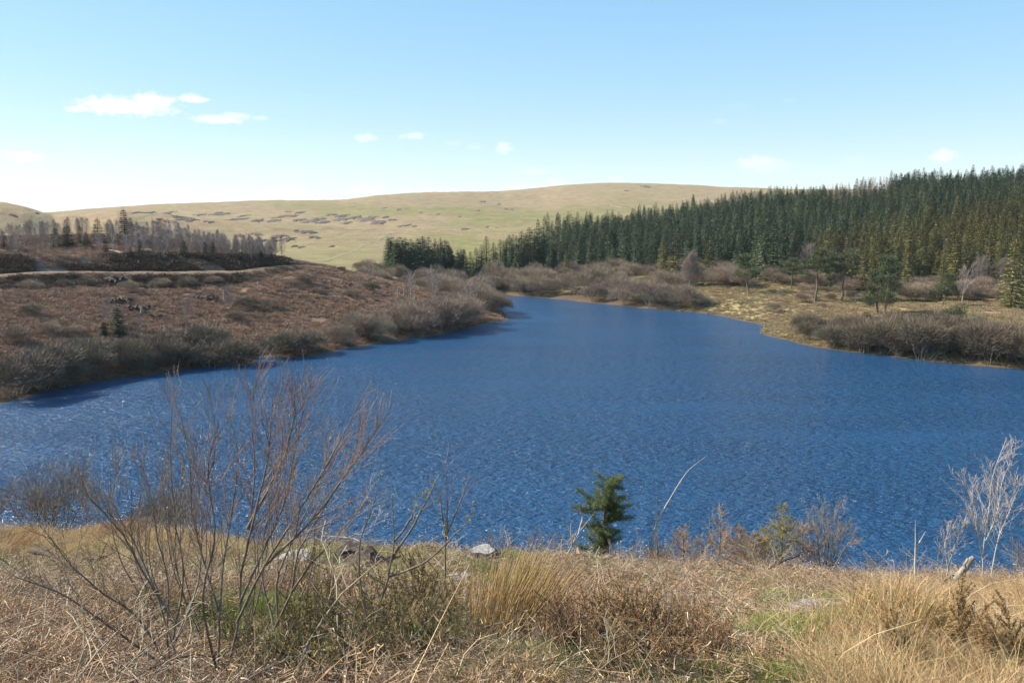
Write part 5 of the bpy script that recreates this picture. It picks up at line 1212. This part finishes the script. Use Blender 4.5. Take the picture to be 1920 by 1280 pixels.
# signpost-like pale snag on the clearing
o = place(1603, 186); g = Geo(); g.tube([(0, 0, -.2), (.05, 0, 1.0), (0, 0, 1.9)], [.12, .1, .08], 7); g.tube([(0, 0, 1.85), (.5, 0, 1.9), (.95, 0, 1.75)], [.13, .11, .04], 6)
tag(link('dead_snag', g.mesh('snag', [M['birch_bark']], True), loc=o), 'white broken snag with a bent top between the clearing pines', 'stump')

# ------------------------------------------------------------------ labels by row and place
def row_labels(group, rows, head, where, lo=-1e9, hi=1e9):
    obs = [o for o in C.objects if o.parent is None and o.get('group') == group and lo <= px_of(*o.location)[0] < hi]
    obs.sort(key=lambda o: o.location.y if rows > 1 else 0)
    if rows > 1 and where[0] == '~':      # rows measured from the shoreline
        obs.sort(key=lambda o: float(lake_sd([o.location.x], [o.location.y])[0]))
    names = ['front', 'back'] if rows == 2 else ['front', 'second', 'third', 'fourth', 'fifth', 'sixth'][:rows - 1] + ['back']
    for k, part in enumerate(np.array_split(np.arange(len(obs)), rows)):
        line = sorted((obs[i] for i in part), key=lambda o: px_of(*o.location)[0])
        for j, o in enumerate(line):
            o['label'] = '%s, %s from the left%s %s' % (head, ORD[min(j, 29)], ' in the %s row' % names[k] if rows > 1 else '', where.strip('~'))
row_labels('gorse bushes of the lower middle thicket', 2, 'olive gorse bush', 'of the thicket')
row_labels('brown gorse bushes right of the rushes', 2, 'rusty gorse bush', 'below the spruce sapling')
row_labels('dark bare willows lining the near left shore', 2, 'dark willow', '~on the near left shore')
row_labels('bare willows along the far part of the left shore', 2, 'grey-brown willow', '~on the peninsula shore')
row_labels('rounded willows along the far shore', 3, 'rounded willow', '~on the far shore')
row_labels('bare willows of the big right thicket', 3, 'olive-brown willow', '~of the right thicket')
row_labels('grey bare willows filling the valley floor behind the peninsula', 4, 'grey willow', 'behind the peninsula')
row_labels('bare bushes on the slope between far shore and plantation', 4, 'violet-grey bush', 'below the plantation')
row_labels('spruces of the dark stand at the foot of the pasture', 3, 'dark spruce', 'of the stand')
row_labels('loose spruces between the dark stand and the plantation', 2, 'loose dark spruce', 'before the plantation')
row_labels('scattered bare bushes on the right clearing', 2, 'reddish-grey bush', 'on the clearing')
row_labels('bare birches at the plantation edge', 1, 'violet-brown birch', 'at the plantation edge')
row_labels('bare willows on the tip of the left peninsula', 1, 'bare willow', 'on the peninsula tip')
row_labels('rush clumps in the lower right straw', 1, 'loose rush clump', 'in the lower right straw')
row_labels('straw tufts on the left lip', 1, 'wind-combed straw tuft', 'on the lip at far left')
row_labels('low grey scrub bushes on the bracken slope', 2, 'low grey bush', 'on the bracken slope')
row_labels('bare scrub bushes along the forest edge', 2, 'scrub bush', 'along the forest edge')
row_labels('bushes at the pasture edge', 1, 'bare bush', 'at the pasture edge left of the dark stand')
for gname in sorted({o['group'] for o in C.objects if o.get('group', '').startswith('heather patches')}):
    short = gname.replace('heather patches ', '').replace(', large', '').replace(', small', '')
    short = {'on the pasture right of the thin birch wood': 'on the pasture beyond the birch wood', 'on the lower pasture slope above the peninsula': 'on the pasture above the peninsula', 'high on the pasture behind the birch wood': 'behind the birch wood'}.get(short, short)
    row_labels(gname, 1, ('large' if 'large' in gname else 'small') + ' heather patch', short)

gb = 'young bare birches above the left track'
for lo, hi, nm in ((-1e9, 175, 'of the left birches'), (175, 345, 'of the middle birches'), (345, 1e9, 'of the right birches')):
    nb_ = len([o for o in C.objects if o.parent is None and o.get('group') == gb and lo <= px_of(*o.location)[0] < hi])
    row_labels(gb, max(2, min(6, -(-nb_ // 28))), 'slim birch', nm, lo, hi)
for gname in sorted({o['group'] for o in C.objects if o.get('group', '').startswith('spruces in the front rows')}):
    col_, wh = gname.split(', ')[1:]
    nb_ = len([o for o in C.objects if o.get('group') == gname])
    row_labels(gname, max(1, min(6, -(-nb_ // 25))), col_.replace(' green', '') + ' spruce', wh)
